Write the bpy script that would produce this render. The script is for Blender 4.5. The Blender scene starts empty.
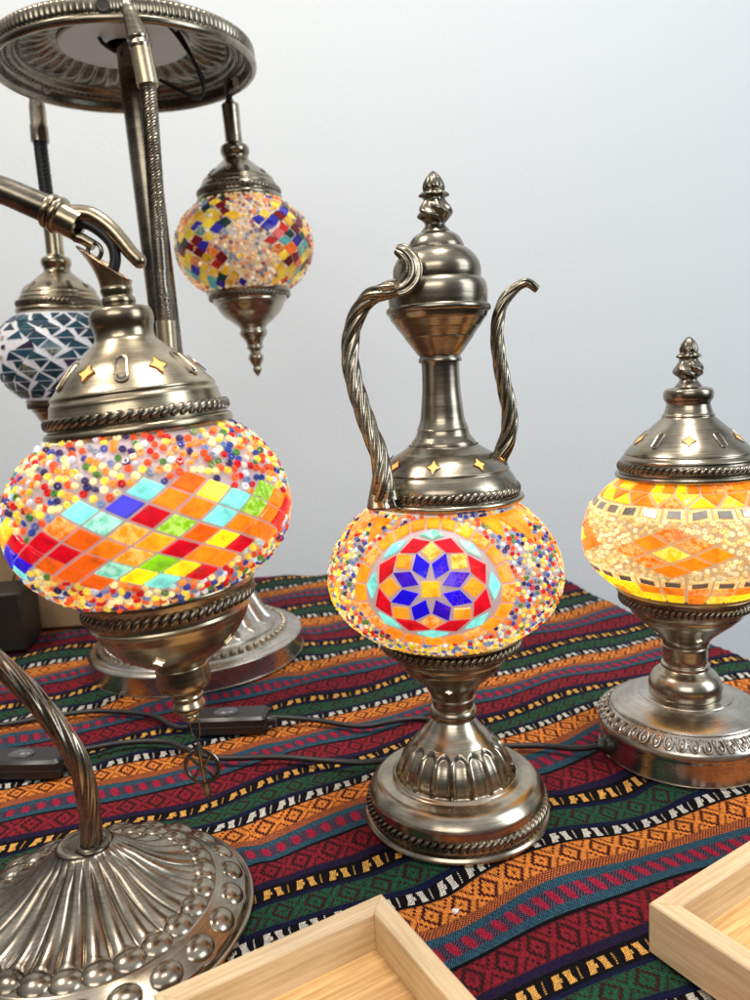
import bpy, math, random
import numpy as np
from mathutils import Vector, Matrix, Quaternion
PI = math.pi
sc = bpy.context.scene
COL = sc.collection
random.seed(7)

# ------------------------------------------------------------------ mesh builder
class MB:
    def __init__(s):
        s.v = []; s.f = []; s.c = []; s.cur = (1, 1, 1); s.mi = []; s.mat = 0
    def add(s, vs, fs):
        b = len(s.v); s.v += [tuple(p) for p in vs]
        for f in fs:
            s.f.append(tuple(b + i for i in f)); s.c.append(s.cur); s.mi.append(s.mat)
    def lathe(s, prof, seg=96, mod=None, closed=False):
        n = len(prof); vs = []
        for i, (z, r) in enumerate(prof):
            for j in range(seg):
                a = 2 * PI * j / seg; rr, zz = r, z
                if mod: rr, zz = mod(z, r, a, i / (n - 1))
                vs.append((rr * math.cos(a), rr * math.sin(a), zz))
        fs = []
        m = n if closed else n - 1
        for i in range(m):
            k = (i + 1) % n
            for j in range(seg):
                j2 = (j + 1) % seg
                fs.append((i * seg + j, i * seg + j2, k * seg + j2, k * seg + j))
        s.add(vs, fs)
    def ell(s, c, ax, seg=10, rings=6):
        """ellipsoid: centre, three axis vectors"""
        c = Vector(c); A, B, D = [Vector(a) for a in ax]; vs = [c + D]
        for i in range(1, rings):
            t = PI * i / rings
            for j in range(seg):
                a = 2 * PI * j / seg
                vs.append(c + A * math.sin(t) * math.cos(a) + B * math.sin(t) * math.sin(a) + D * math.cos(t))
        vs.append(c - D); fs = []
        for j in range(seg):
            fs.append((0, 1 + j, 1 + (j + 1) % seg))
            fs.append((len(vs) - 1, 1 + (rings - 2) * seg + (j + 1) % seg, 1 + (rings - 2) * seg + j))
        for i in range(rings - 2):
            for j in range(seg):
                j2 = (j + 1) % seg
                fs.append((1 + i * seg + j, 1 + (i + 1) * seg + j, 1 + (i + 1) * seg + j2, 1 + i * seg + j2))
        s.add(vs, fs)
    def torus(s, c, n, R, r, seg=24, cs=8, sq=None):
        c = Vector(c); n = Vector(n).normalized(); u = n.orthogonal().normalized(); w = n.cross(u); vs = []
        for i in range(seg):
            a = 2 * PI * i / seg; d = u * math.cos(a) + w * math.sin(a)
            for j in range(cs):
                b = 2 * PI * j / cs
                vs.append(c + d * (R + r * math.cos(b)) + n * (r * (sq or 1) * math.sin(b)))
        s.add(vs, [(i * cs + j, ((i + 1) % seg) * cs + j, ((i + 1) % seg) * cs + (j + 1) % cs, i * cs + (j + 1) % cs)
                   for i in range(seg) for j in range(cs)])
    def tube(s, pts, rad, cs=12, lobes=0, amp=0, twist=0, flat=None, cap=True):
        P = [Vector(p) for p in pts]; n = len(P); vs = []
        if not hasattr(rad, '__len__'): rad = [rad] * n
        T = [(P[min(i + 1, n - 1)] - P[max(i - 1, 0)]).normalized() for i in range(n)]
        nrm = T[0].orthogonal().normalized(); L = 0
        for i in range(n):
            if i:
                nrm = (nrm - T[i] * nrm.dot(T[i])).normalized(); L += (P[i] - P[i - 1]).length
            bi = T[i].cross(nrm)
            for j in range(cs):
                a = 2 * PI * j / cs
                k = 1 + (amp * (abs(math.cos(lobes * (a - twist * L) / 2)) - .6) if lobes else 0)
                vs.append(P[i] + (nrm * math.cos(a) + bi * math.sin(a)) * rad[i] * k)
        fs = [(i * cs + j, i * cs + (j + 1) % cs, (i + 1) * cs + (j + 1) % cs, (i + 1) * cs + j) for i in range(n - 1) for j in range(cs)]
        if cap: fs += [tuple(range(cs))[::-1], tuple((n - 1) * cs + j for j in range(cs))]
        s.add(vs, fs)
    def box(s, lo, hi, M=None, bev=0):
        x0, y0, z0 = lo; x1, y1, z1 = hi; b = bev
        if b:
            vs = []
            for z, e in ((z0, b), (z0 + b, 0), (z1 - b, 0), (z1, b)):
                ring = [(x0 + e + b, y0 + e), (x1 - e - b, y0 + e), (x1 - e, y0 + e + b), (x1 - e, y1 - e - b),
                        (x1 - e - b, y1 - e), (x0 + e + b, y1 - e), (x0 + e, y1 - e - b), (x0 + e, y0 + e + b)]
                vs += [(x, y, z) for x, y in ring]
            fs = [(i * 8 + j, i * 8 + (j + 1) % 8, (i + 1) * 8 + (j + 1) % 8, (i + 1) * 8 + j) for i in range(3) for j in range(8)]
            fs += [tuple(range(8))[::-1], tuple(range(24, 32))]
        else:
            vs = [(x, y, z) for z in (z0, z1) for x, y in ((x0, y0), (x1, y0), (x1, y1), (x0, y1))]
            fs = [(3, 2, 1, 0), (4, 5, 6, 7), (0, 1, 5, 4), (1, 2, 6, 5), (2, 3, 7, 6), (3, 0, 4, 7)]
        if M is not None: vs = [M @ Vector(v) for v in vs]
        s.add(vs, fs)
    def rope(s, R, z, r, n, slant=.6, out=0.0, dirn=1):
        """ring of slanted rope strands"""
        for i in range(n):
            a = 2 * PI * i / n; e = Vector((math.cos(a), math.sin(a), 0)); t = Vector((-math.sin(a), math.cos(a), 0)); k = Vector((0, 0, 1))
            ln = 2 * PI * R / n
            d = (t * math.cos(slant) * dirn + k * math.sin(slant)).normalized(); w = d.cross(e)
            s.ell(e * (R + out) + k * z, (d * ln * 1.05, w * ln * .42, e * r), 8, 6)
    def build(s, name, mat, parent=None, angle=38, smooth=True, shift=(0, 0, 0)):
        me = bpy.data.meshes.new(name); me.from_pydata([(p[0] + shift[0], p[1] + shift[1], p[2] + shift[2]) for p in s.v], [], s.f)
        for m_ in (mat if isinstance(mat, (list, tuple)) else [mat]): me.materials.append(m_)
        if any(s.mi): me.polygons.foreach_set('material_index', s.mi)
        if any(c != (1, 1, 1) for c in s.c):
            ca = me.color_attributes.new('tint', 'FLOAT_COLOR', 'CORNER')
            buf = []
            for f, c in zip(s.f, s.c): buf += [c[0], c[1], c[2], (c[0] * 977.13 + c[1] * 613.7 + c[2] * 331.9) % 1.0] * len(f)
            ca.data.foreach_set('color', buf)
        me.update()
        if smooth:
            me.shade_smooth(); me.set_sharp_from_angle(angle=math.radians(angle))
        o = bpy.data.objects.new(name, me); COL.objects.link(o); o.parent = parent
        return o

def spline(pts, k=6):
    """Catmull-Rom through the points; a doubled point makes a corner"""
    runs = [[pts[0]]]
    for p in pts[1:]:
        if p == runs[-1][-1]: runs.append([p])
        else: runs[-1].append(p)
    out = []
    for R in runs:
        n = len(R)
        for i in range(n - 1):
            p0 = R[max(i - 1, 0)]; p1 = R[i]; p2 = R[i + 1]; p3 = R[min(i + 2, n - 1)]
            for j in range(k):
                t = j / k
                out.append(tuple(.5 * (2 * b + (c - a) * t + (2 * a - 5 * b + 4 * c - d) * t * t + (3 * b - a - 3 * c + d) * t ** 3)
                                 for a, b, c, d in zip(p0, p1, p2, p3)))
        out.append(tuple(R[-1]))
    return out
def prof(rows, k=5): return spline([(z / 1000, r / 1000) for z, r in rows], k)
def pr(P, z):
    """radius and outward normal (radial, vertical) of a profile at height z"""
    best = None
    for (z0, r0), (z1, r1) in zip(P, P[1:]):
        if min(z0, z1) <= z <= max(z0, z1) and abs(z1 - z0) > 1e-7:
            r = r0 + (r1 - r0) * (z - z0) / (z1 - z0)
            if best is None or r > best[0]:
                dz, dr = z1 - z0, r1 - r0; L = math.hypot(dz, dr); best = (r, abs(dz) / L, -dr / L * (1 if dz > 0 else -1))
    return best or (P[0][1], 1, 0)

# ------------------------------------------------------------------ materials
class NT:
    """small expression helper for node trees"""
    def __init__(s, name, use_world=False):
        s.m = bpy.data.materials.new(name); s.m.use_nodes = True; s.t = s.m.node_tree
        s.b = s.t.nodes['Principled BSDF']; s.out = s.t.nodes['Material Output']
    def n(s, kind, **kw):
        x = s.t.nodes.new(kind)
        for k, v in kw.items(): setattr(x, k, v)
        return x
    def link(s, a, b): s.t.links.new(a, b)
    def put(s, sock, v):
        if hasattr(v, 'node') or isinstance(v, bpy.types.NodeSocket): s.link(v, sock)
        elif v is not None:
            if isinstance(v, tuple) and len(v) == 3 and sock.type == 'RGBA': v = (*v, 1)
            sock.default_value = v
    def M(s, op, a, b=None, c=None):
        x = s.n('ShaderNodeMath', operation=op); s.put(x.inputs[0], a)
        if b is not None: s.put(x.inputs[1], b)
        if c is not None: s.put(x.inputs[2], c)
        return x.outputs[0]
    def mix(s, f, a, b, mode='MIX'):
        x = s.n('ShaderNodeMix', data_type='RGBA', blend_type=mode); s.put(x.inputs[0], f); s.put(x.inputs[6], a); s.put(x.inputs[7], b)
        return x.outputs[2]
    def ramp(s, f, stops, interp='LINEAR'):
        x = s.n('ShaderNodeValToRGB'); x.color_ramp.interpolation = interp; e = x.color_ramp.elements
        while len(e) < len(stops): e.new(.5)
        for el, (p, c) in zip(e, stops): el.position = p; el.color = (*c, 1) if len(c) == 3 else c
        s.put(x.inputs[0], f); return x.outputs[0]
    def noise(s, scale, detail=2, vec=None, rough=.5):
        x = s.n('ShaderNodeTexNoise'); x.inputs['Scale'].default_value = scale; x.inputs['Detail'].default_value = detail
        x.inputs['Roughness'].default_value = rough
        if vec is not None: s.link(vec, x.inputs['Vector'])
        return x.outputs[0]
    def co(s, which='Object', scale=None):
        x = s.n('ShaderNodeTexCoord').outputs[which]
        if scale:
            mp = s.n('ShaderNodeMapping'); mp.inputs['Scale'].default_value = scale; s.link(x, mp.inputs['Vector']); return mp.outputs[0]
        return x
    def bump(s, h, dist, strength=1.0):
        x = s.n('ShaderNodeBump'); x.inputs['Distance'].default_value = dist; x.inputs['Strength'].default_value = strength
        s.link(h, x.inputs['Height']); s.link(x.outputs[0], s.b.inputs['Normal'])
    def set(s, **kw):
        for k, v in kw.items(): s.put(s.b.inputs[k.replace('_', ' ')], v)
        return s.m

def metal(name, c1, c2, rough=.27, spread=.1, brush=.00005):
    t = NT(name)
    big = t.noise(28, 4, t.co()); fine = t.noise(1.0, 3, t.co(scale=(45, 45, 1100))); sm = t.noise(160, 3, t.co())
    k = t.M('ADD', t.M('MULTIPLY', big, .55), t.M('ADD', t.M('MULTIPLY', fine, .3), t.M('MULTIPLY', sm, .15)))
    col = t.ramp(k, [(.36, c1), (.62, c2)])
    t.set(Base_Color=col, Metallic=1.0, Roughness=t.M('ADD', rough - spread / 2, t.M('MULTIPLY', k, spread)))
    t.bump(t.M('ADD', fine, t.M('MULTIPLY', sm, .5)), brush, .5)
    return t.m
M_BRONZE = metal('antique_bronze', (.17, .145, .105), (.44, .385, .295), .25, .14)
M_BRASS = metal('aged_brass', (.24, .195, .13), (.53, .445, .31), .25, .12)
M_PEWTER = metal('aged_pewter', (.24, .205, .155), (.60, .52, .40), .23, .12)
M_SILVER = metal('brushed_nickel', (.36, .325, .275), (.68, .62, .54), .27, .12)
M_ROPE = metal('dark_patina', (.085, .072, .055), (.31, .27, .21), .27, .14)
M_FERR = metal('pale_brass', (.50, .40, .26), (.72, .6, .42), .3)
M_COPPER = metal('warm_brass', (.50, .33, .19), (.72, .50, .32), .28)
M_SWAN = metal('polished_bronze', (.18, .152, .118), (.44, .38, .295), .22, .10, .00001)

def simple(name, col, rough=.5, **kw):
    t = NT(name); n = t.noise(60, 3, t.co())
    t.set(Base_Color=t.mix(t.M('MULTIPLY', n, .35), col, tuple(c * .7 for c in col)), Roughness=rough, **kw); return t.m
M_BLACK = simple('black_plastic', (.018, .017, .017), .35)
M_CABLE = simple('black_cable', (.012, .011, .012), .42)
M_GREY = simple('grey_plastic', (.10, .10, .105), .25)
M_PLATE = simple('white_enamel', (.80, .80, .78), .4)
M_WHITE = simple('plain_white', (.8, .8, .78), .5)
M_VOID = simple('dark_inside', (.05, .04, .035), .6)

def glow(name, col, e):
    t = NT(name); n = t.noise(120, 2, t.co())
    t.set(Base_Color=col, Roughness=.5, Emission_Color=t.mix(n, col, tuple(min(1, c * 1.25) for c in col)), Emission_Strength=e); return t.m
M_SLIT = glow('lit_opening', (1, .42, .10), .55)
M_SLIT2 = glow('lit_opening_white', (1, .85, .55), 1.2)

def mosaic(name, e, rough=.06):
    """stained glass: every piece has its own tint; lit from inside when e > 0"""
    t = NT(name); at_ = t.n('ShaderNodeAttribute', attribute_name='tint'); a = at_.outputs['Color']; sr = t.n('ShaderNodeSeparateColor'); t.link(a, sr.inputs[0]); foil = t.M('MULTIPLY', t.M('GREATER_THAN', at_.outputs['Alpha'], .70), t.M('MULTIPLY', t.M('GREATER_THAN', sr.outputs[1], .12), .8))
    co = t.co(); n1 = t.noise(130, 4, co, .65); n2 = t.noise(22, 2, co)
    m = t.ramp(n1, [(.3, (.62, .62, .62)), (.5, (1, 1, 1)), (.72, (1.35, 1.3, 1.15))])
    col = t.mix(1.0, a, m, 'MULTIPLY')
    f1 = t.noise(260, 3, co, .7); col = t.mix(foil, col, t.mix(t.ramp(f1, [(.44, (0, 0, 0)), (.56, (1, 1, 1))]), t.mix(1.0, a, (.85, .70, .5), 'MULTIPLY'), t.mix(.30, a, (1., .86, .40))))
    v = t.n('ShaderNodeTexVoronoi', feature='DISTANCE_TO_EDGE'); v.inputs['Scale'].default_value = 330; t.link(co, v.inputs['Vector'])
    crack = t.M('MULTIPLY', t.M('LESS_THAN', v.outputs['Distance'], .03), t.M('GREATER_THAN', n2, .52))
    col = t.mix(t.M('MULTIPLY', crack, .4), col, (.25, .06, .01))
    hot = t.ramp(n2, [(.3, (.65, .65, .65)), (.7, (1.3, 1.3, 1.3))])
    ec = t.mix(1.0, col, hot, 'MULTIPLY')
    t.set(Base_Color=t.mix(.2 if e else 0.0, col, (.03, .02, .02)), Roughness=rough, Emission_Color=ec, Emission_Strength=e, Specular_IOR_Level=.28)
    t.bump(n1, .0007, .4)
    return t.m
M_LIT = mosaic('lit_mosaic_glass', .80)
M_LITB = mosaic('lit_glass_beads', .46, .10)
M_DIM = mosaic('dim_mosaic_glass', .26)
M_UNLIT = mosaic('unlit_mosaic_glass', 0.0)
M_LIT.cycles.emission_sampling = 'AUTO'; M_LITB.cycles.emission_sampling = 'NONE'

def frosted(name, col, e, ecol):
    t = NT(name); n = t.noise(140, 4, t.co())
    t.set(Base_Color=t.mix(n, col, tuple(c * .75 for c in col)), Roughness=.45, Emission_Color=t.mix(n, ecol, tuple(c * .7 for c in ecol)), Emission_Strength=e)
    t.bump(n, .0008, .6); t.m.cycles.emission_sampling = 'AUTO' if e > .3 else 'NONE'; return t.m
M_GROUT = frosted('lit_frosted_glass', (.34, .28, .29), .36, (.80, .56, .52))
M_GROUTY = frosted('lit_frosted_glass_warm', (.36, .27, .17), .42, (1.0, .60, .28))
M_GROUTW = frosted('white_grout', (.82, .81, .83), .16, (.92, .92, 1.))  # faint glow added to the grout of the unlit globe
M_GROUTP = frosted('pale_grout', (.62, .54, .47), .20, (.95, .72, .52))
M_NECK = frosted('lit_glass_collar', (.8, .75, .6), .95, (1, .85, .55))

def wood(name, c1, c2, ax=(3, 60, 60)):
    t = NT(name); co = t.co(scale=ax); n = t.noise(6, 5, co, .6); w = t.noise(2.2, 3, co)
    fine = t.noise(1, 2, t.co(scale=tuple(a * 9 for a in ax)))
    k = t.M('ADD', t.M('MULTIPLY', n, .5), t.M('ADD', t.M('MULTIPLY', w, .25), t.M('MULTIPLY', fine, .25)))
    t.set(Base_Color=t.ramp(k, [(.36, c1), (.60, c2)]), Roughness=.5); t.bump(k, .0004, .4); return t.m
M_WOOD = wood('pale_bamboo', (.56, .385, .205), (.80, .605, .37))
M_WOODY = wood('pale_bamboo_cross', (.56, .385, .205), (.80, .605, .37), (60, 3, 60))
M_WOODF = wood('golden_bamboo', (.50, .25, .07), (.86, .56, .24), (3.5, 75, 40))

def cloth_mat():
    t = NT('woven_cloth'); uv = t.co('UV'); sp = t.n('ShaderNodeSeparateXYZ'); t.link(uv, sp.inputs[0])
    u = sp.outputs[0]; T = sp.outputs[1]; M = t.M
    wob = t.noise(14, 2, uv); u = M('ADD', u, M('MULTIPLY', M('SUBTRACT', wob, .5), .0015))
    TH = .00062                                    # thread pitch, metres
    uq = M('MULTIPLY', M('FLOOR', M('DIVIDE', u, TH)), TH)
    t0 = M('FRACT', T)
    tq = M('DIVIDE', M('FLOOR', M('MULTIPLY', t0, 210)), 210.0)
    def tri(x, p, ph=0.): return M('ABSOLUTE', M('SUBTRACT', M('MULTIPLY', M('FRACT', M('ADD', M('DIVIDE', x, p), ph)), 2), 1))
    def rng(x, a, b): return M('MULTIPLY', M('GREATER_THAN', x, a), M('LESS_THAN', x, b))
    def OR(*xs):
        r = xs[0]
        for x in xs[1:]: r = M('MAXIMUM', r, x)
        return r
    def diam(c, hb, ph):
        y = M('ABSOLUTE', M('DIVIDE', M('SUBTRACT', tq, c), hb)); x = tri(uq, .0225, ph)
        d = M('ADD', M('MULTIPLY', x, 1.0), M('MULTIPLY', y, .72))
        notch = M('MULTIPLY', M('SUBTRACT', M('FRACT', M('DIVIDE', u, TH * 3.2)), .5), .17); d = M('ADD', d, notch)
        return OR(M('LESS_THAN', d, .12), rng(d, .47, .74), rng(d, 1.12, 1.26), M('MULTIPLY', rng(y, .90, 1.0), M('GREATER_THAN', M('FRACT', M('DIVIDE', u, TH * 2)), .5)))
    d_or = diam(.1175, .0725, .0); d_rd = diam(.535, .085, .3); d_gr = diam(.865, .065, .6)
    # blue band with red blocks
    yb = M('DIVIDE', M('SUBTRACT', tq, .3375), .0925); ya = M('ABSOLUTE', yb)
    s2 = M('FRACT', M('DIVIDE', uq, .0112)); core = M('LESS_THAN', ya, .5)
    reds = M('MULTIPLY', core, M('LESS_THAN', M('ADD', M('ABSOLUTE', M('SUBTRACT', s2, M('ADD', .5, M('MULTIPLY', yb, .12)))), M('MULTIPLY', ya, M('MULTIPLY', ya, .5))), .27))
    chk = M('FRACT', M('MULTIPLY', M('ADD', M('FLOOR', M('DIVIDE', u, TH * 1.9)), M('FLOOR', M('MULTIPLY', t0, 115))), .5)); chk = M('GREATER_THAN', chk, .25)
    purp = M('MULTIPLY', M('MULTIPLY', core, M('SUBTRACT', 1, reds)), chk)
    # letter-like motifs on black
    def motif(y, ph):
        x = M('FRACT', M('ADD', M('ADD', M('DIVIDE', u, .0235), ph), M('MULTIPLY', y, .05)))
        A = M('MULTIPLY', M('LESS_THAN', M('ABSOLUTE', M('SUBTRACT', x, M('ADD', .20, M('MULTIPLY', y, -.03)))), M('ADD', .085, M('MULTIPLY', M('ABSOLUTE', y), .02))), M('LESS_THAN', M('ABSOLUTE', y), .92))
        B = M('MULTIPLY', M('LESS_THAN', M('ABSOLUTE', M('SUBTRACT', x, M('ADD', .57, M('MULTIPLY', y, .04)))), M('ADD', .08, M('MULTIPLY', M('ABSOLUTE', y), .03))), M('LESS_THAN', M('ABSOLUTE', y), .92))
        D = M('MULTIPLY', rng(x, .29, .36), M('LESS_THAN', M('ABSOLUTE', y), .3))
        bar = M('MULTIPLY', rng(x, .82, .87), M('MULTIPLY', M('LESS_THAN', M('ABSOLUTE', y), .85), M('LESS_THAN', M('FRACT', M('MULTIPLY', y, 3.1)), .6)))
        return OR(A, B, D, bar)
    yw = M('DIVIDE', M('SUBTRACT', M('FRACT', M('ADD', t0, .5)), .5), .034); m_w = motif(yw, 0)
    yy = M('DIVIDE', M('SUBTRACT', t0, .725), .036); m_y = motif(yy, .4)
    # base colours of the stripes across one repeat
    blk = (.006, .004, .006); navy = (.008, .010, .045); marn = (.065, .010, .012)
    base = t.ramp(t0, [(0, blk), (.046, (.95, .30, .055)), (.19, (.72, .20, .06)), (.245, (.045, .135, .19)), (.43, blk),
                       (.45, (.30, .018, .032)), (.62, (.020, .012, .045)), (.665, blk), (.775, navy), (.80, (.020, .105, .052)), (.93, navy), (.962, blk)], 'CONSTANT')
    dark = t.ramp(t0, [(0, blk), (.046, (.085, .014, .010)), (.19, (.12, .02, .02)), (.43, blk), (.45, (.050, .012, .014)), (.62, blk), (.80, (.045, .016, .016)), (.93, blk)], 'CONSTANT')
    dm = OR(M('MULTIPLY', rng(t0, .046, .19), d_or), M('MULTIPLY', rng(t0, .45, .62), d_rd), M('MULTIPLY', rng(t0, .80, .93), d_gr),
            M('MULTIPLY', rng(t0, .19, .245), chk))
    col = t.mix(dm, base, dark)
    isb = rng(t0, .245, .43)
    dots = M('MULTIPLY', isb, M('LESS_THAN', M('FRACT', M('ADD', M('DIVIDE', u, TH * 2.4), M('MULTIPLY', t0, 62))), .42)); col = t.mix(M('MULTIPLY', dots, .85), col, (.012, .020, .05))
    col = t.mix(M('MULTIPLY', isb, M('MULTIPLY', core, M('SUBTRACT', 1, reds))), col, (.014, .010, .022)); col = t.mix(M('MULTIPLY', isb, purp), col, (.15, .085, .14)); col = t.mix(M('MULTIPLY', isb, reds), col, (.42, .02, .055))
    col = t.mix(m_w, col, (.74, .69, .60)); col = t.mix(M('MULTIPLY', rng(t0, .68, .77), m_y), col, (.85, .44, .10))
    # threads: own tone per float, twill slant, shade between yarns put into colour
    TW = TH * 1.75; row = M('MULTIPLY', t0, 88); ri = M('FLOOR', row); su = M('ADD', M('DIVIDE', u, TW), M('MULTIPLY', row, .5))
    wn = t.n('ShaderNodeTexWhiteNoise', noise_dimensions='2D'); cv = t.n('ShaderNodeCombineXYZ'); t.link(M('FLOOR', su), cv.inputs[0]); t.link(ri, cv.inputs[1]); t.link(cv.outputs[0], wn.inputs['Vector'])
    fx = M('ABSOLUTE', M('SUBTRACT', M('FRACT', su), .5)); fy = M('ABSOLUTE', M('SUBTRACT', M('FRACT', row), .5))
    yarn = M('SUBTRACT', 1, M('ADD', M('MULTIPLY', M('MULTIPLY', fx, fx), 2.4), M('MULTIPLY', M('MULTIPLY', fy, fy), 1.7)))
    fuzz = t.noise(700, 2, uv)
    shade = M('MULTIPLY', yarn, M('ADD', .70, M('MULTIPLY', wn.outputs['Value'], .50))); shade = M('MULTIPLY', shade, M('ADD', .75, M('MULTIPLY', fuzz, .8)))
    g = t.n('ShaderNodeCombineColor')
    for i in range(3): t.link(shade, g.inputs[i])
    col = t.mix(1.0, col, g.outputs[0], 'MULTIPLY')
    t.set(Base_Color=col, Roughness=.9, Specular_IOR_Level=.12)
    t.bump(M('ADD', yarn, M('MULTIPLY', M('SUBTRACT', OR(m_w, m_y), dm), .7)), .0005, 1.0)
    return t.m
M_CLOTH = cloth_mat()

# ------------------------------------------------------------------ objects
def root(name, label, cat, loc, tilt=0, group=None):
    o = bpy.data.objects.new(name, None); COL.objects.link(o); o.empty_display_size = .05
    o.location = loc; o.rotation_euler = (0, math.radians(tilt), 0); o['label'] = label; o['category'] = cat
    if group: o['group'] = group
    return o
def tag(o, label, cat, group=None):
    o['label'] = label; o['category'] = cat
    if group: o['group'] = group
    return o

class Globe:
    """oblate glass globe; phi = 0 looks towards the front of the table, lam = latitude"""
    def __init__(s, a, zc, bt, bb, yaw): s.a, s.zc, s.bt, s.bb, s.yaw = a, zc, bt, bb, yaw
    def p(s, ph, lam, off=0.):
        b = s.bt if lam > 0 else s.bb; cl, sl = math.cos(lam), math.sin(lam); A = s.yaw + ph
        n = Vector((cl / s.a * math.cos(A), cl / s.a * math.sin(A), sl / b)).normalized()
        return Vector((s.a * cl * math.cos(A), s.a * cl * math.sin(A), s.zc + b * sl)) + n * off
    def nrm(s, ph, lam): return (s.p(ph, lam, .01) - s.p(ph, lam)).normalized()
    def shell(s, mb, l0, l1, off=0, n=40):
        P = []
        for i in range(n + 1):
            q = s.p(-s.yaw, l0 + (l1 - l0) * i / n, off); P.append((q.z, math.hypot(q.x, q.y)))
        mb.lathe(P, 128)
    def tile(s, mb, poly, col, h=.0016, gap=.0006):
        """one piece of glass; poly in (phi, lam) shrunk by the grout gap"""
        cx = sum(p[0] for p in poly) / len(poly); cy = sum(p[1] for p in poly) / len(poly)
        R = sum((s.p(*p) - s.p(cx, cy)).length for p in poly) / len(poly); k = max(.3, 1 - gap * 1.4 / max(R, 1e-4))
        q = [(cx + (x - cx) * k, cy + (y - cy) * k) for x, y in poly]; k2 = max(.25, k - .0005 / max(R, 1e-4))
        q2 = [(cx + (x - cx) * k2, cy + (y - cy) * k2) for x, y in poly]; n = len(q)
        mid = [((q2[i][0] + q2[(i + 1) % n][0]) / 2, (q2[i][1] + q2[(i + 1) % n][1]) / 2) for i in range(n)]
        midl = [((q[i][0] + q[(i + 1) % n][0]) / 2, (q[i][1] + q[(i + 1) % n][1]) / 2) for i in range(n)]
        lo = []; hi = []
        for i in range(n): lo += [q[i], midl[i]]; hi += [q2[i], mid[i]]
        vs = [s.p(x, y, -.0004) for x, y in lo] + [s.p(x, y, h * .75) for x, y in lo] + [s.p(x, y, h) for x, y in hi] + [s.p(cx, cy, h)]
        m = 2 * n; fs = []
        for i in range(m):
            j = (i + 1) % m
            fs += [(i, j, m + j, m + i), (m + i, m + j, 2 * m + j, 2 * m + i), (2 * m + i, 2 * m + j, 3 * m)]
        mb.cur = col; mb.add(vs, fs)
    def bead(s, mb, ph, lam, d, col, rnd):
        c = s.p(ph, lam, d * .30); n = s.nrm(ph, lam)
        if rnd.random() < .3: n = (n + Vector((rnd.uniform(-1, 1), rnd.uniform(-1, 1), rnd.uniform(-1, 1))) * .8).normalized()
        else: n = (n + Vector((rnd.uniform(-1, 1), rnd.uniform(-1, 1), rnd.uniform(-1, 1))) * .22).normalized()
        mb.cur = col; mb.torus(c, n, d * .31, d * .19, 10, 6, 1.35)

def inpoly(x, y, P):
    r = False; n = len(P)
    for i in range(n):
        (x0, y0), (x1, y1) = P[i], P[(i + 1) % n]
        if (y0 > y) != (y1 > y) and x < (x1 - x0) * (y - y0) / (y1 - y0) + x0: r = not r
    return r
def scatter(g, polys, l0, l1, d, tries, rnd, colf, mb, phr=(-PI, PI)):
    """beads packed on the bare glass between the pieces"""
    cell = {}; grow = []
    for P in polys:
        cx = sum(p[0] for p in P) / len(P); cy = sum(p[1] for p in P) / len(P)
        k = 1 + .30 * d / max(.002, sum((g.p(*p) - g.p(cx, cy)).length for p in P) / len(P))
        grow.append(([(cx + (x - cx) * k, cy + (y - cy) * k) for x, y in P], min(p[0] for p in P) - .1, max(p[0] for p in P) + .1))
    cnt = 0
    for _ in range(tries):
        ph = rnd.uniform(*phr); lam = l0 + (l1 - l0) * rnd.random()
        if rnd.random() > math.cos(lam) + .1: continue
        p = g.p(ph, lam); key = (int(p.x // d), int(p.y // d), int(p.z // d)); bad = False
        for i in (-1, 0, 1):
            for j in (-1, 0, 1):
                for k in (-1, 0, 1):
                    for q in cell.get((key[0] + i, key[1] + j, key[2] + k), ()):
                        if (q - p).length < d * .86: bad = True
        if bad: continue
        for P, a, b in grow:
            for sh in (0, 2 * PI, -2 * PI):
                if a < ph + sh < b and inpoly(ph + sh, lam, P): bad = True; break
            if bad: break
        if bad: continue
        cell.setdefault(key, []).append(p); c = colf(ph, lam, rnd)
        if c is None: continue
        g.bead(mb, ph, lam, d * rnd.uniform(.85, 1.08), c, rnd); cnt += 1
    return cnt

OR_, OD, YE, YO, RE, TQ, GR, BL, PU, CR, WH = ((.92, .20, .008), (.80, .11, .006), (1., .74, .01), (.98, .40, .015), (.56, .003, .012), (.20, .72, .64),
    (.24, .60, .01), (.008, .002, .52), (.03, .003, .42), (1., .80, .42), (.85, .82, .76))
BEADS = [((.85, .10, .025), 5), ((.60, .012, .015), 3), ((1., .75, .08), 5), ((1., .85, .40), 6), ((.04, .07, .34), 3), ((.18, .24, .44), 3), ((.08, .22, .05), 2), ((.75, .75, .80), 3), ((1., .30, .05), 4), ((.04, .03, .12), 2), ((.55, .8, .75), 1)]
BL_ = [c for c, w in BEADS for _ in range(w)]
def jit(c, rnd, k=.12): 
    f = 1 + rnd.uniform(-k, k); return tuple(max(0., x * f) for x in c)

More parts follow.
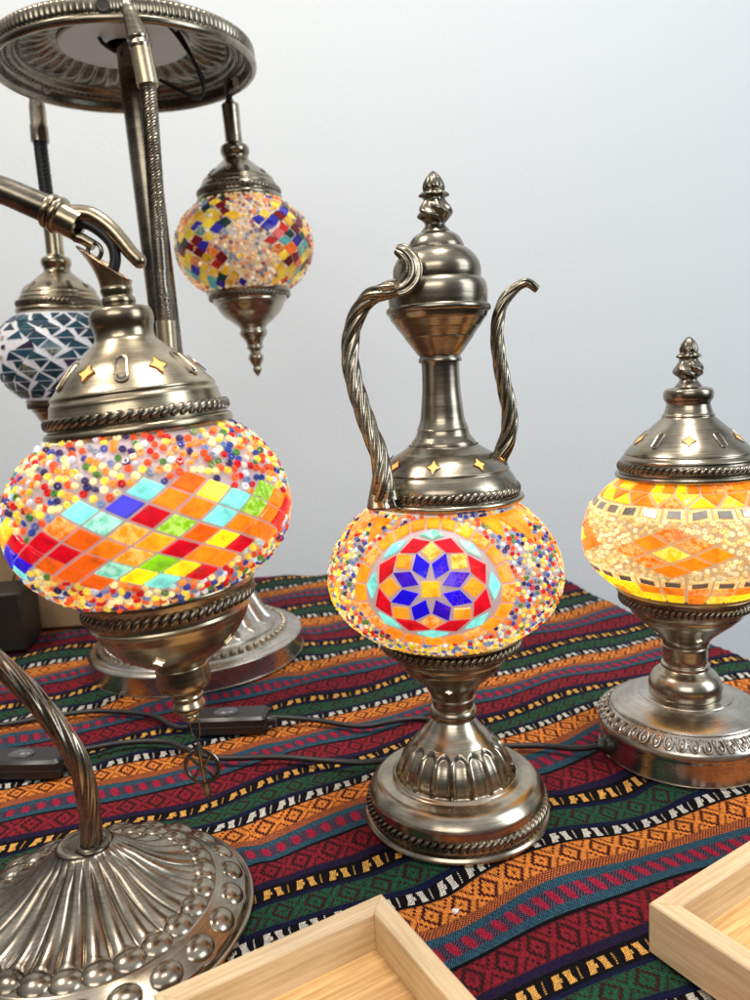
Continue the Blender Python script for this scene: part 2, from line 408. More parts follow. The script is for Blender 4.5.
def cap_cutouts(P, z, n, yaw, size, slot, ph0, parent, lit, rimm, slots=True, name='lit_opening'):
    """glowing or dark diamonds and dark slots laid on a closed cap as openings, each one a piece of its own"""
    r, nr, nz = pr(P, z)
    for i in range(n):
        for kind in ((0, 1) if slots else (0,)):
            m = MB(); a = yaw + ph0 + 2 * PI * (i + (.5 if kind else 0)) / n
            e = Vector((math.cos(a), math.sin(a), 0)); t = Vector((-math.sin(a), math.cos(a), 0)); nn = (e * nr + Vector((0, 0, nz))).normalized(); up = t.cross(nn)
            if up.z < 0: up = -up
            c = e * r + Vector((0, 0, z)) + nn * .0004
            if kind == 0:
                vs = [c + nn * .0002]
                for k in range(8):
                    b = PI * k / 4; q = size * (1. if k % 2 == 0 else .54)
                    vs.append(c + (t * math.cos(b) * .8 + up * math.sin(b)) * q)
                m.add(vs, [(0, 1 + k, 1 + (k + 1) % 8) for k in range(8)])
                m.mat = 1; m.tube([v + nn * .0001 for v in vs[1:]] + [vs[1], vs[2]], size * .06, 5, cap=False)
                m.build(name, [lit, rimm], parent)  # glowing plate for lamplight through a hole, dark plate on the pendants
            else:
                hw, hh = slot; pts = []
                for k in range(24):
                    b = 2 * PI * k / 24; x = math.cos(b) * hw; y = math.sin(b) * hw + (hh if math.sin(b) > 0 else -hh)
                    rr = pr(P, z + y * nr)[0]; pts.append(e * rr + t * x + Vector((0, 0, z + y * nr)) + nn * .0003)
                m.add([sum(pts, Vector()) / 24] + pts, [(0, 1 + k, 1 + (k + 1) % 24) for k in range(24)])
                m.mat = 1; m.tube(pts + pts[:2], .0007, 6, cap=False)
                m.build('slot', [M_VOID, rimm], parent)  # flat dark patch in place of the shaded inside

def acorn(mb, z0, s):
    """cast finial: swirled bulb, lobed collar and ribbed tip; z0 foot height, s scale in metres"""
    def m(z, r, a, t):
        h = (z - z0) / s
        if h < .14: return r, z
        if h < .58: return r * (1 + .13 * math.sin(5 * a + 9 * math.sin((h - .14) * 5)) * math.sin(PI * (h - .14) / .44)), z
        if h < .72: return r * (1 + .10 * math.cos(6 * a)), z
        return r * (1 + .10 * abs(math.cos(4 * a)) - .05), z
    rows = [(0, .27), (.04, .24), (.13, .17), (.17, .18), (.25, .255), (.33, .275), (.42, .24), (.52, .185), (.57, .19), (.60, .235), (.64, .215), (.68, .165), (.74, .18), (.84, .15), (.93, .09), (.985, .03), (1., 0.001)]
    mb.lathe(spline([(z0 + h * s, r * s) for h, r in rows], 4), 64, m)

def yaw_to_cam(x, y): return math.atan2(-y, -x)
def bulb(name, parent, z, power, col=(1, .74, .45), r=.022):
    L = bpy.data.lights.new(name, 'POINT'); L.energy = power; L.color = col; L.shadow_soft_size = r
    o = bpy.data.objects.new(name, L); COL.objects.link(o); o.parent = parent; o.location = (0, 0, z); return o

# ================================================================== JUG LAMP
def jug_lamp():
    x, y = .0472, .5185; Y = yaw_to_cam(x, y)
    R = root('jug_lamp', 'lit ewer shaped mosaic lamp with twisted handle, spout and blue star medallion', 'lamp', (x, y, 0), .49)
    b = MB()
    b.lathe(prof([(0, 66), (0, 68.6), (0, 68.6), (2.5, 69), (5, 67.5), (5, 67.5), (6, 65), (6, 65), (17, 64.5), (22, 63.8), (28, 59), (30, 55), (30, 55), (30.5, 48), (33, 44.5), (30, 43), (28, 42)]), 128)
    o = b.build('base', M_PEWTER, R)
    rp = MB(); rp.rope(65, 0, 1, 1) if 0 else rp.rope(.0652, .0115, .0024, 78, .75); rp.build('rope_trim', M_ROPE, o)
    # fluted dome: 18 hollow panels with arched tops
    fl = MB()
    def m(z, r, a, t):
        k = abs(math.sin(9 * a)); top = .055 + .0035 * k
        f = min(1, max(0, (top - z) / .004)) * min(1, max(0, (z - .0285) / .003))
        return r * (1 - .075 * (1 - (1 - k) ** 3) * f + .012 * (1 - k) ** 4 * f), z
    fl.lathe(prof([(27, 42.5), (31, 43), (36, 42), (43, 39.5), (50, 35.5), (55, 31), (58, 28), (59, 27), (62, 24.5), (67, 20), (73, 16), (75.5, 15)], 8), 360, m)
    fl.build('fluted_dome', M_PEWTER, R, 60)
    c = MB(); c.lathe(prof([(75, 15), (76, 17), (79, 17.4), (82, 16.2), (83, 14.5), (83, 14.5), (85, 15), (89, 15.6), (90, 16.4), (91, 15.6), (94, 17), (100, 21), (106, 29), (112, 36), (116, 38.5), (117, 40), (117, 40), (119, 40.4), (121, 42.5), (125, 45.5), (130, 49.5), (131.5, 52), (133, 52.5), (134, 50)]), 128)
    c.v = [(a_, b_, z_ if z_ < .094 else .094 + (z_ - .094) * 1.19) for a_, b_, z_ in c.v]
    c = c.build('cup', M_BRONZE, R); rp = MB(); rp.rope(.0490, .1336, .0021, 64, .9, .0002); rp.build('rope_trim', M_ROPE, c)
    P = prof([(83, 14.5), (90, 16), (94, 17), (101.1, 21), (108.3, 29), (115.4, 36)])
    cap_cutouts(P, .1025, 4, Y, .0042, None, -.12, c, M_SLIT2, M_BRONZE, False)
    G = Globe(.0812, .1805, .0640, .0500, Y)
    g = MB(); G.shell(g, -.97, .99); g = g.build('globe', M_GROUT, R); g.location.x = -.0026
    nk = MB(); nk.lathe([(.2335, .0500), (.2345, .0465), (.2385, .0465)], 96); nk.build('glass_collar', M_NECK, g)
    rnd = random.Random(3); tl = MB(); polys = []
    cx, cy, sx, sy = -.11, .20, .66, .70      # medallion centre and half sizes
    def mp(r, deg): return (cx + sx * r * math.cos(math.radians(deg)), cy + sy * r * math.sin(math.radians(deg)))
    def put(P, c, gap=.0011): polys.append(P); G.tile(tl, P, jit(c, rnd, .08), .0017, .0006 if gap > .00115 else .0004)
    for medal in (0, 1, 2):
        cx = -.11 + 2 * PI * medal / 3
        q = .155; put([mp(q, 45 + 90 * k + 2) for k in range(4)], YO, .0009)
        for k in range(8):
            a = 22.5 + 45 * k
            put([mp(.135, a), mp(.335, a + 21.5), mp(.525, a), mp(.335, a - 21.5)], BL if k % 3 else PU, .0010)
            put([mp(.335, a + 22.5 - 4.5), mp(.50, a + 2.5), mp(.64, a + 22.5), mp(.50, a + 42.5)] if 0 else [mp(.35, a + 22.5), mp(.52, a + 6), mp(.655, a + 22.5), mp(.52, a + 39)], YO if k in (1, 0) else (.92, .27, .015), .0012)
            put([mp(.52, a), mp(.645, a + 21), mp(.745, a), mp(.645, a - 21)], RE, .0010)
            put([mp(.675, a + 22.5), mp(.76, a + 7), mp(.83, a + 22.5), mp(.76, a + 38)], TQ, .0008)
        for k in range(22):
            a0 = 360 * k / 22; a1 = 360 * (k + 1) / 22
            put([mp(.845, a0), mp(.845, a1), mp(1.03, a1), mp(1.03, a0)], YO if k in (3, 4, 5) else (.95, .26, .012), .0012)
        # orange shards in the gaps between medallions
        m2 = cx + PI / 3
        for dx, dy, w, h in ((-.02, .78, .26, .30), (.34, .80, .15, .22), (-.36, .80, .15, .22), (.02, -.74, .2, .22)):
            sg = 1 if dy > 0 else -1
            put([(m2 + dx - w, dy + h * .35 * sg), (m2 + dx + w, dy + h * .35 * sg), (m2 + dx + .03, dy - h * sg)], (1., .27, .01), .0012)
    tl.build('mosaic_tiles', M_LIT, g)
    bd = MB()
    for md_ in (0, 1, 2):
        for k_ in range(1): polys.append([(-.11 + 2 * PI * md_ / 3 + .66 * .95 * math.cos(a_ * PI / 18), .20 + .70 * .95 * math.sin(a_ * PI / 18)) for a_ in range(36)])
    def cf(ph, lam, r):
        if lam < -.55 or abs((ph + 1.25)) < .22 and lam < .1: return jit(random.Random(int((ph + lam) * 1e5)).choice([YE, CR, (1., .75, .08), (1, .4, .05), (.1, .2, .5)]), r)
        return jit(r.choice(BL_), r)
    n = scatter(G, polys, -.93, .93, .0033, 60000, rnd, cf, bd)
    bd.build('glass_beads', M_LITB, g)
    # shoulder dome under the neck
    D = MB(); P = prof([(233, 50), (235.5, 54), (237, 54.5), (238.5, 53.5), (239, 50.5), (239, 50.5), (247, 49.5), (252, 47), (255.5, 44.5), (256.5, 44.8), (258, 43.6), (264, 38), (268, 32.5), (270, 29), (273, 24.5), (274, 24), (274, 24)], 5)
    D.lathe(P, 128); D = D.build('shoulder', M_BRONZE, R); rp = MB(); rp.rope(.0497, .2428, .0023, 62, .7, .0003); rp.build('rope_trim', M_ROPE, D)
    cap_cutouts(P, .2625, 8, Y, .0058, None, -.18, D, M_SLIT, M_ROPE, False)
    N = MB()
    N.lathe(prof([(273, 22.8), (276, 22), (280, 19), (284, 17.6), (284.6, 18), (286, 17.2), (292, 15.2), (301, 14.2), (313, 13.1), (329, 12.9), (330, 14.6), (332, 14.6), (334, 13.6), (334, 13.6), (336, 15.5), (345.5, 22.6), (346.2, 23.4), (347, 23.4), (352, 27), (353, 28), (357.5, 31), (358.5, 32), (361, 33), (363, 33.6)]), 128)
    N.build('neck', M_BRONZE, R)
    Ld = MB(); Ld.lathe(prof([(361.5, 31), (362.5, 34.4), (364.5, 35.2), (366.5, 34.4), (367, 33), (367, 33), (371, 33.2), (377, 33.2), (381, 32.2), (383.6, 30), (384, 29), (384, 29), (388, 29.4), (393, 28.8), (399, 25.5), (403.5, 20.5), (404, 19), (404, 19), (407, 18.2), (411, 15.8), (413.6, 12.4), (414.2, 10), (414.2, 10), (415, 4)]), 128)
    Ld = Ld.build('lid', M_BRONZE, R)
    fn = MB(); acorn(fn, .414, .0395); fn.build('finial', M_ROPE, Ld)
    # handle and spout lie in the plane of the neck, left and right of it as seen from the front
    def loc(pts): return [(px - x - .0086 * pz, py - y, pz) for px, py, pz in pts]
    H = spline(loc([(0.0061, 0.4795, 0.2440), (0.006, 0.479, 0.2560), (0.0044, 0.483, 0.2727), (-0.0016, 0.489, 0.2914), (-0.0082, 0.495, 0.3169), (-0.0105, 0.498, 0.3371), (-0.0066, 0.498, 0.3572), (0.0033, 0.495, 0.3715), (0.0137, 0.489, 0.3751), (0.0225, 0.485, 0.3772)]), 14)
    n = len(H); h = MB(); h.tube(H, [.0058 - .0008 * (i / n) + .0022 * max(0, 1 - i / 22) for i in range(n)], 40, 6, .30, 62)
    h = h.build('handle', M_BRONZE, R, 60)
    lf = MB()   # curled thumb leaf at the top and the foot plate at the bottom
    Q = spline(loc([(0.0150, 0.4880, 0.3755), (0.0188, 0.487, 0.3764), (0.0257, 0.4845, 0.3782), (0.0306, 0.4835, 0.3832), (0.0317, 0.484, 0.3904), (0.028, 0.485, 0.3974), (0.0227, 0.487, 0.4005)]), 10)
    m = len(Q); vs = []
    for i, q in enumerate(Q):
        q = Vector(q); u_ = i / (m - 1); T = (Vector(Q[min(i + 1, m - 1)]) - Vector(Q[max(0, i - 1)])).normalized(); nn = Vector((T.z, 0, -T.x)).normalized()
        tw = -.9 + 1.3 * u_; wd = nn * math.cos(tw) + Vector((0, 1, 0)) * math.sin(tw); w = .0042 + .0022 * math.sin(PI * min(1, .1 + .9 * u_)); dd = wd.cross(T)
        if u_ > .9: w *= 1 - (u_ - .9) * 3
        for j in range(29):
            t = j / 28 * 2 - 1; cu = -.0016 * t * t + .0004 * math.sin(t * 9)
            vs.append(q + wd * t * w + dd * cu)
    lf.add(vs, [(i * 29 + j, i * 29 + j + 1, (i + 1) * 29 + j + 1, (i + 1) * 29 + j) for i in range(m - 1) for j in range(28)])
    lf = lf.build('thumb_leaf', M_BRONZE, h, 80); md = lf.modifiers.new('thick', 'SOLIDIFY'); md.thickness = .0018; md.offset = 0
    ft = MB(); v = Vector(loc([(.0058, .4830, .2385)])[0])
    def fm(z, r, a, t): return r * (1 + .09 * math.cos(8 * a + z * 200)), z
    ft.lathe(prof([(-1.5, 9.5), (0, 10.5), (4, 9.6), (10, 8.6), (16, 7.4), (22, 6)]), 64, fm)
    ft.build('handle_foot', M_BRONZE, h, 60, shift=v)
    S = spline(loc([(.0855, .5185, .2545), (.0885, .5185, .2627), (.0945, .5185, .2769), (.0961, .5185, .2934), (.093, .5185, .3126), (.0902, .5185, .3317), (.0895, .5185, .3504), (.0938, .5185, .3666), (.1025, .5185, .3759), (.1106, .5185, .3793), (.1176, .5185, .3745)]), 12)
    n = len(S); s = MB(); s.tube(S, [.0056 - .0033 * (i / n) ** 1.6 for i in range(n)], 40, 6, .30, 62); s.build('spout', M_BRONZE, R, 60)
    kb = MB(); kb.tube(spline([(-.002, .05, .008), (0, .105, .0035), (-.01, .145, .003), (-.036, .147, .003), (-.074, .139, .003), (-.12, .158, .003), (-.160, .158, .008)], 10), .0026, 10); kb.build('power_cord', M_CABLE, R)
jug_lamp()

# ================================================================== YELLOW TABLE LAMP
def table_lamp():
    x, y = .2474, .5897; Y = yaw_to_cam(x, y)
    R = root('table_lamp', 'lit amber and yellow mosaic table lamp with acorn finial at the right edge', 'lamp', (x, y, 0), .41)
    b = MB(); b.lathe(prof([(0, 66), (0, 68.3), (0, 68.3), (2, 68.8), (3, 68), (18, 68), (22, 69), (25, 69.2), (29, 67.4), (36.5, 60.5), (38, 59.2), (38, 59.2), (39.8, 58.6), (43, 53), (46, 46), (48, 40), (48.4, 37), (49.4, 36), (49.6, 32), (50, 29), (50, 26)]), 128)
    b = b.build('base', M_SILVER, R)
    eg = MB()
    for i in range(44):      # egg-and-dart band: raised drop outlines
        a = 2 * PI * i / 44; e = Vector((math.cos(a), math.sin(a), 0)); t = Vector((-math.sin(a), math.cos(a), 0)); n = (e * .62 + Vector((0, 0, .78))).normalized(); up = (Vector((0, 0, .62)) - e * .78).normalized()
        c = e * .0652 + Vector((0, 0, .0335)); pts = []
        for k in range(15):
            b_ = -PI / 2 + 2 * PI * (k - 7) / 16; pts.append(c + t * math.cos(b_) * .0031 + up * (math.sin(b_) * .0054) + n * .0002)
        eg.tube(pts, .0008, 6); eg.ell(c - up * .0012, (t * .0015, up * .0028, n * .0014), 8, 6)
        eg.ell(c + t * .0046 + up * .003, (t * .0008, up * .0035, n * .001), 6, 4)
    eg.build('egg_trim', M_SILVER, b)
    kn = MB(); kn.lathe(prof([(46, 25), (49, 27.6), (54, 28.6), (60, 28.2), (66, 25), (70, 20.5), (72, 18.4), (73, 18.8), (75, 18.6), (76, 16.8), (80, 17.4), (88, 17.2), (90, 17)]), 96); kn.build('stem', M_PEWTER, R)
    c = MB(); P = prof([(89, 17), (90.5, 18.2), (92, 17.4), (97, 19.5), (101, 23), (107, 31), (112, 38), (115, 41), (116, 42.6), (118, 43), (119, 45), (124, 49), (129, 52.2), (131, 54), (133, 54.4), (134, 51)]); P = [(z_ if z_ < .101 else .101 + (z_ - .101) * 1.2, r_) for z_, r_ in P]; c.lathe(P, 128)
    c = c.build('cup', M_BRONZE, R); rp = MB(); rp.rope(.0508, .1312, .0020, 70, .9, .0002); rp.build('rope_trim', M_ROPE, c)
    cap_cutouts(P, .1025, 4, Y, .0042, None, .42, c, M_SLIT2, M_BRONZE, False)
    G = Globe(.0803, .1812, .0605, .0515, Y)
    g = MB(); G.shell(g, -.88, .96); g = g.build('globe', M_GROUTY, R)
    rnd = random.Random(5); tl = MB(); mi = MB(); polys = []
    def put(P, c, mb=tl, gap=.0010): polys.append(P); G.tile(mb, P, jit(c, rnd, .1), .0016, gap)
    OA = (.90, .21, .008); YB = (1., .66, .01)
    for k in range(5):
        cx, cy = -.13 + k * 2 * PI / 5, .06; w, h = .185, .115
        for i in (-1, 0, 1):
            for j in (-1, 0, 1):
                ox = cx + (i + j) * w; oy = cy + (i - j) * h
                put([(ox - w * .98, oy), (ox, oy - h * .98), (ox + w * .98, oy), (ox, oy + h * .98)], YB if i == j == 0 else OA)
    N = 26
    for i in range(N):
        p0, p1 = 2 * PI * i / N + .03, 2 * PI * (i + 1) / N - .03; j = rnd.uniform(-.02, .02)
        P = [(p0 - .02, .44 + j), (p1 + .02, .44 - j), (p1 + .02, .595 - j), (p0 - .02, .595 + j)]; polys.append(P); G.tile(tl, P, (.95, .62, .25), .0009, .0003); P = [(p0 + .015, .465 + j), (p1 - .015, .465 - j), (p1 - .015, .57 - j), (p0 + .015, .57 + j)]; G.tile(mi, P, (.30, .27, .25), .0016, .0003)
        P = [(p0 - .02, -.455 + j), (p1 + .02, -.455 - j), (p1 + .02, -.315 - j), (p0 - .02, -.315 + j)]; polys.append(P); G.tile(tl, P, (.95, .62, .25), .0009, .0003); P = [(p0 + .015, -.43 + j), (p1 - .015, -.43 - j), (p1 - .015, -.34 - j), (p0 + .015, -.34 + j)]; G.tile(mi, P, (.30, .27, .25), .0016, .0003)
        c = YB if (i // 3) % 2 else OA
        put([(2 * PI * i / N + .01, -.60), (2 * PI * (i + 1) / N - .01, -.60), (2 * PI * (i + 1) / N - .01, -.455), (2 * PI * i / N + .01, -.455)], c, gap=.0006)
        put([(2 * PI * i / N + .01, -.84), (2 * PI * (i + 1) / N - .01, -.84), (2 * PI * (i + 1) / N - .01, -.62), (2 * PI * i / N + .01, -.62)], rnd.choice([YB, YB, OA]), gap=.0006)
    N = 20
    for i in range(N):
        p0, p1 = 2 * PI * i / N, 2 * PI * (i + 1) / N; m = (p0 + p1) / 2; c1, c2 = (YB, OA) if i % 4 < 2 else (OA, YB)
        put([(p0 + .01, .61), (p1 - .01, .61), (m, .76)], c1, gap=.0007); put([(m, .785), (p1 + .01 - .02, .63), (p1 + (p1 - m), .785)], c2, gap=.0007)
        put([(p0, .80), (m, .80), (m - .02, .93), (p0, .93)], rnd.choice([YB, OA]), gap=.0006); put([(m, .80), (p1, .80), (p1, .93), (m + .02, .93)], rnd.choice([YB, OA]), gap=.0006)
    tl.build('mosaic_tiles', M_LIT, g)
    t = NT('mirror_glass'); nn = t.noise(60, 2, t.co()); t.set(Base_Color=t.mix(nn, (.62, .56, .50), (.30, .25, .20)), Metallic=.85, Roughness=.2, Emission_Color=(1, .8, .5), Emission_Strength=.05); t.bump(nn, .001, .4)
    mi.build('mirror_tiles', t.m, g)
    bd = MB(); n = scatter(G, polys, -.40, .56, .0041, 40000, rnd, lambda a, b, r: jit(r.choice([(.95, .74, .34), (1., .84, .50), (.9, .62, .22)]), r), bd)
    bd.build('glass_beads', M_LITB, g)
    cp = MB(); P = prof([(229, 50), (231, 54), (233, 55), (234.5, 54.6), (235.5, 52), (235.5, 52), (238, 52), (244, 50.5), (246, 50.3), (249, 47.5), (250.5, 47.2), (256, 42.5), (265, 33), (271, 26.5), (275, 22), (277.5, 19.6), (279, 19.4), (281, 18), (287, 16.2), (289.5, 16.8), (292, 18.2), (296, 18.4), (299, 17.2), (300.5, 13), (301, 8)]); cp.lathe(P, 128)
    cp = cp.build('cap', M_BRONZE, R); rp = MB(); rp.rope(.0510, .2400, .0024, 64, .7, .0003); rp.build('rope_trim', M_ROPE, cp)
    cap_cutouts(P, .2615, 5, Y, .0060, (.0026, .0050), .02, cp, M_SLIT, M_PEWTER)
    fn = MB(); acorn(fn, .3008, .0385); fn.build('finial', M_ROPE, cp)
    gm = MB(); gm.lathe(prof([(0, 8), (5, 7.5), (8, 5), (12, 4)]), 24); gm = gm.build('cord_grommet', M_BLACK, R)
    gm.rotation_euler = (0, -PI / 2, 0); gm.location = (-.065, -.012, .012)
    kb = MB(); kb.tube(spline([(-.072, -.012, .012), (-.092, -.004, .006), (-.127, .011, .003), (-.196, .011, .003), (-.262, -.002, .003), (-.302, .004, .003), (-.344, .015, .003), (-.40, .020, .003), (-.431, .040, .003), (-.453, .055, .003), (-.490, .058, .003), (-.520, .048, .004), (-.543, .036, .008)], 10), .0026, 10); kb.build('power_cord', M_CABLE, R)
table_lamp()

# ================================================================== SWAN NECK LAMP
FRONT_PTS = [] 
def swan_lamp():
    x, y = -.1890, .4190
    R = root('swan_neck_lamp', 'swan neck lamp in front with hanging globe of coloured diamond tiles and fluted round base', 'lamp', (x, y, 0))
    # base: polar relief of ribs, scallops and domes
    b = MB(); seg = 832; rows = []
    def H(r, a):
        if r < .0165: return .0545
        u = (r - .0165) / (.0765 - .0165)
        if u < 1:
            z = .0535 - .0365 * (1 - (1 - u) ** 2.1); k = ((a + .08) * 13 / PI) % 1.0
            amp = .0040 * min(1, u * 5) * min(1, max(0, (.86 - u) * 8))
            return z + amp * (.95 * math.sin(PI * k) ** .7 - .35)
        if r < .0935: return .0165 - (r - .0765) * .55
        return .0036 + .0012 * math.sin(PI * min(1, (r - .0935) / .0045))
    rad = [.0162, .0166] + [.0166 + (.0765 - .0166) * i / 64 for i in range(1, 65)] + [.0765 + (.0935 - .0765) * i / 22 for i in range(1, 23)] + [.0940, .0950, .0960, .0970, .0976]
    vs = []; n = len(rad)
    for r in rad:
        for j in range(seg):
            a = 2 * PI * j / seg; vs.append((r * math.cos(a), r * math.sin(a), H(r, a)))
    for j in range(seg):
        a = 2 * PI * j / seg; vs.append((.0978 * math.cos(a), .0978 * math.sin(a), 0))
    fs = [(i * seg + j, (i + 1) * seg + j, (i + 1) * seg + (j + 1) % seg, i * seg + (j + 1) % seg) for i in range(n) for j in range(seg)]
    b.add(vs, fs); b.lathe(prof([(54.4, 1), (54.6, 9), (55.2, 12), (55, 15), (53.4, 16.6), (53.4, 16.6)]), 96)
    o = b.build('base', M_SWAN, R, 50)
    kn = MB()
    for i in range(26):
        a = 2 * PI * (i + .5) / 26 - .08; e = Vector((math.cos(a), math.sin(a), 0)); t = Vector((-math.sin(a), math.cos(a), 0)); n_ = (e * .30 + Vector((0, 0, .95))).normalized(); q_ = n_.cross(t) * -1
        kn.ell(e * .0680 + Vector((0, 0, .0160)), (t * .0098, q_ * .0088, n_ * .0054), 24, 12)
    kn.build('scallop_trim', M_SWAN, o, 80)
    kn = MB()
    for i in range(23):
        a = 2 * PI * (i + .2) / 23; e = Vector((math.cos(a), math.sin(a), 0)); t = Vector((-math.sin(a), math.cos(a), 0)); n_ = (e * .45 + Vector((0, 0, .9))).normalized(); q_ = n_.cross(t) * -1
        c_ = e * .0842 + Vector((0, 0, .0092)); kn.ell(c_, (t * .0106, q_ * .0088, n_ * .0056), 24, 12)
        kn.tube([c_ + t * .0112 * math.cos(w_ * PI / 14) + q_ * .0092 * math.sin(w_ * PI / 14) + n_ * .0008 for w_ in range(29)], .0013, 8, cap=False)
    kn.build('dome_trim', M_SWAN, o, 80)
    cl = MB(); cl.lathe(prof([(54.3, 10), (56, 9.6), (57.2, 8.2), (57.4, 6.8), (56.8, 5), (56.8, 1)]), 48); cl.build('stem_collar', M_ROPE, R, shift=(-.1822 - x, .414 - y, 0))
    st = MB(); pts = [(-.1825, .414, .0530), (-.1811, .414, .0848), (-.1853, .414, .1138), (-.2017, .414, .146), (-.2215, .414, .1717), (-.262, .414, .216), (-.300, .414, .270), (-.318, .414, .335), (-.305, .414, .395), (-.272, .414, .430), (-.235, .414, .441)]
    S = spline([(a - x, b_ - y, c) for a, b_, c in pts], 16); st.tube(S, .0060, 48, 8, .22, 34); st.build('stem', M_SWAN, R, 60)
    ar = MB(); A = spline([(a - x, b_ - y, c) for a, b_, c in [(-.245, .414, .4415), (-.225, .4145, .440), (-.2045, .415, .4365), (-.1858, .4153, .4305), (-.172, .4153, .4240), (-.1611, .4153, .4185)]], 8)
    ar.tube(A, [.0064 + .0012 * i / len(A) for i in range(len(A))], 20); ar = ar.build('arm', M_ROPE, R)
    hk = MB(); d = Vector((.0147, 0, -.0089)).normalized(); c0 = Vector((-.1625 - x, .4153 - y, .4190)); q = Vector((0, 0, 1)).rotation_difference(d)
    sl = MB(); sl.lathe(prof([(0, 7), (0, 9), (1.5, 9.4), (3, 9), (3.4, 7.6), (4, 7.6), (4.6, 9.6), (6, 10), (7.4, 9.4), (8, 8.2), (9, 8.2), (18, 8.0), (18, 8.0), (18, 5)]), 40)
    sl.v = [tuple(q @ Vector(p) + c0) for p in sl.v]; sl.build('arm_sleeve', M_BRASS, R)
    Hk = spline([(a - x, b_ - y, c) for a, b_, c in [(-.1500, .4153, .4165), (-.1440, .4153, .4160), (-.1383, .4153, .4141), (-.1309, .4153, .4080), (-.1254, .4153, .4010), (-.1217, .4153, .3955), (-.1175, .4153, .3905)]], 8)
    hk.tube(Hk, [.0046 - .0006 * i / len(Hk) for i in range(len(Hk))], 14); hk.ell(Hk[-1], ((.0040, 0, 0), (0, .0040, 0), (0, 0, .0040)))
    hk.tube([(a - x, b_ - y, c) for a, b_, c in [(-.150, .4153, .4050), (-.146, .4153, .4035), (-.1405, .4153, .3998)]], .0030, 12)
    hk.build('hook', M_BRASS, R)
    tg = MB(); tg.torus((-.1405 - x, .4153 - y, .3968), (.3, 1, 0), .0042, .0012, 20, 8); tg.build('hanging_ring', M_ROPE, R)
    cb = MB(); cb.tube(spline([(a - x, b_ - y, c) for a, b_, c in [(-.150, .4153, .4120), (-.1435, .4153, .4112), (-.1363, .4153, .4065), (-.1310, .4153, .4000), (-.1300, .4153, .3925), (-.1325, .4150, .3845), (-.1345, .415, .378)]], 8), .0030, 12); cb.build('cable', M_CABLE, R)
    # ---- the hanging shade, one part with its own pieces
    px, py, pz = -.1139, .4153, .1292; Y = yaw_to_cam(px, py) + 0
    cp = MB(); P = prof([(170, 46.5), (171.5, 49.5), (173.5, 50.2), (176, 49.6), (177, 47.4), (177, 47.4), (180, 47.2), (187, 45.2), (190, 44.8), (192, 43.6), (194, 43.6), (197, 41), (206, 33.6), (213, 25), (219, 18.5), (221.5, 16.2), (224, 15.6), (227, 15.7), (230, 16.6), (234, 16.8), (237.5, 15.2), (238.5, 10.5), (238.5, 10.5), (239.5, 8.6), (241, 9.1), (243.5, 8.6), (244, 7.6), (245, 7.8), (247.5, 8.4), (249.5, 7.8), (250, 7.4)]); cp.lathe(P, 128)
    cap = cp.build('shade_cap', M_BRASS, R); cap.location = (px - x, py - y, pz); cap.rotation_euler = (0, math.radians(-4.03), 0)
    rp = MB(); rp.rope(.0470, .1812, .0026, 58, .6, .0003); rp.build('rope_trim', M_ROPE, cap)
    cap_cutouts(P, .2045, 6, Y, .0062, (.0030, .0058), -.62, cap, M_SLIT, M_BRASS)
    sp = MB(); vs = []; seg = 48
    for i in range(13):
        s = i / 12
        for j in range(seg):
            a = 2 * PI * j / seg; k = (.5 - .5 * math.cos(a)) ** 1.3; h = .003 + .0205 * k; r = .0074 + .0012 * s + .0040 * k * s * s
            vs.append((r * math.cos(a) - .004 * k * s * s, r * math.sin(a), .249 + h * s))
    sp.add(vs, [(i * seg + j, i * seg + (j + 1) % seg, (i + 1) * seg + (j + 1) % seg, (i + 1) * seg + j) for i in range(12) for j in range(seg)])
    sp = sp.build('cord_spout', M_COPPER, cap); md = sp.modifiers.new('thick', 'SOLIDIFY'); md.thickness = .0011; md.offset = 0
    G = Globe(.0760, .1250, .0595, .0500, Y)
    g = MB(); G.shell(g, -.92, .955); g = g.build('globe', M_GROUT, cap); g.location.x = -.0022
    nk = MB(); nk.lathe([(.1715, .0490), (.1735, .0475), (.1755, .0475)], 96); nk.build('glass_collar', M_NECK, g)
    rnd = random.Random(11); tl = MB(); polys = []; NN = 22; dp = 2 * PI / NN; dl = .212
    pal = [OR_] * 5 + [OD] * 3 + [YO] * 3 + [YE] * 4 + [TQ] * 3 + [RE] * 3 + [GR] * 1
    MAP = SWAN_TILES
    for d in range(-5, 6):
        for i in range(2 * NN):
            if (i + d) % 2: continue
            ph = (i - NN) * dp / 2 + .02; lam = -.06 + d * dl / 2 * (1 if d < 0 else 1)
            lim = 3.2 + 1.3 * math.cos(ph * 2 * 1.5 - .3)          # the band swells and narrows round the globe
            if abs(d) > lim or lam > .5 or lam < -.60: continue
            P = [(ph - dp * .49, lam), (ph, lam - dl * .49), (ph + dp * .49, lam), (ph, lam + dl * .49)]
            c = None; bd_ = .16
            for (a, b_, cc) in MAP:
                dd = math.hypot((a - ph) / 1.3, b_ - lam)
                if dd < bd_: bd_ = dd; c = cc
            polys.append(P); G.tile(tl, P, jit(c or rnd.choice(pal), rnd, .08), .0018, .0007)
    tl.build('mosaic_tiles', M_LIT, g)
    bd = MB(); scatter(G, polys, -.88, .90, .0041, 90000, rnd, lambda a, b_, r: None if (b_ > .80 and r.random() < .35) or (r.random() < .02 and b_ > 0) else jit(r.choice(BL_), r), bd)
    bd.build('glass_beads', M_LITB, g)
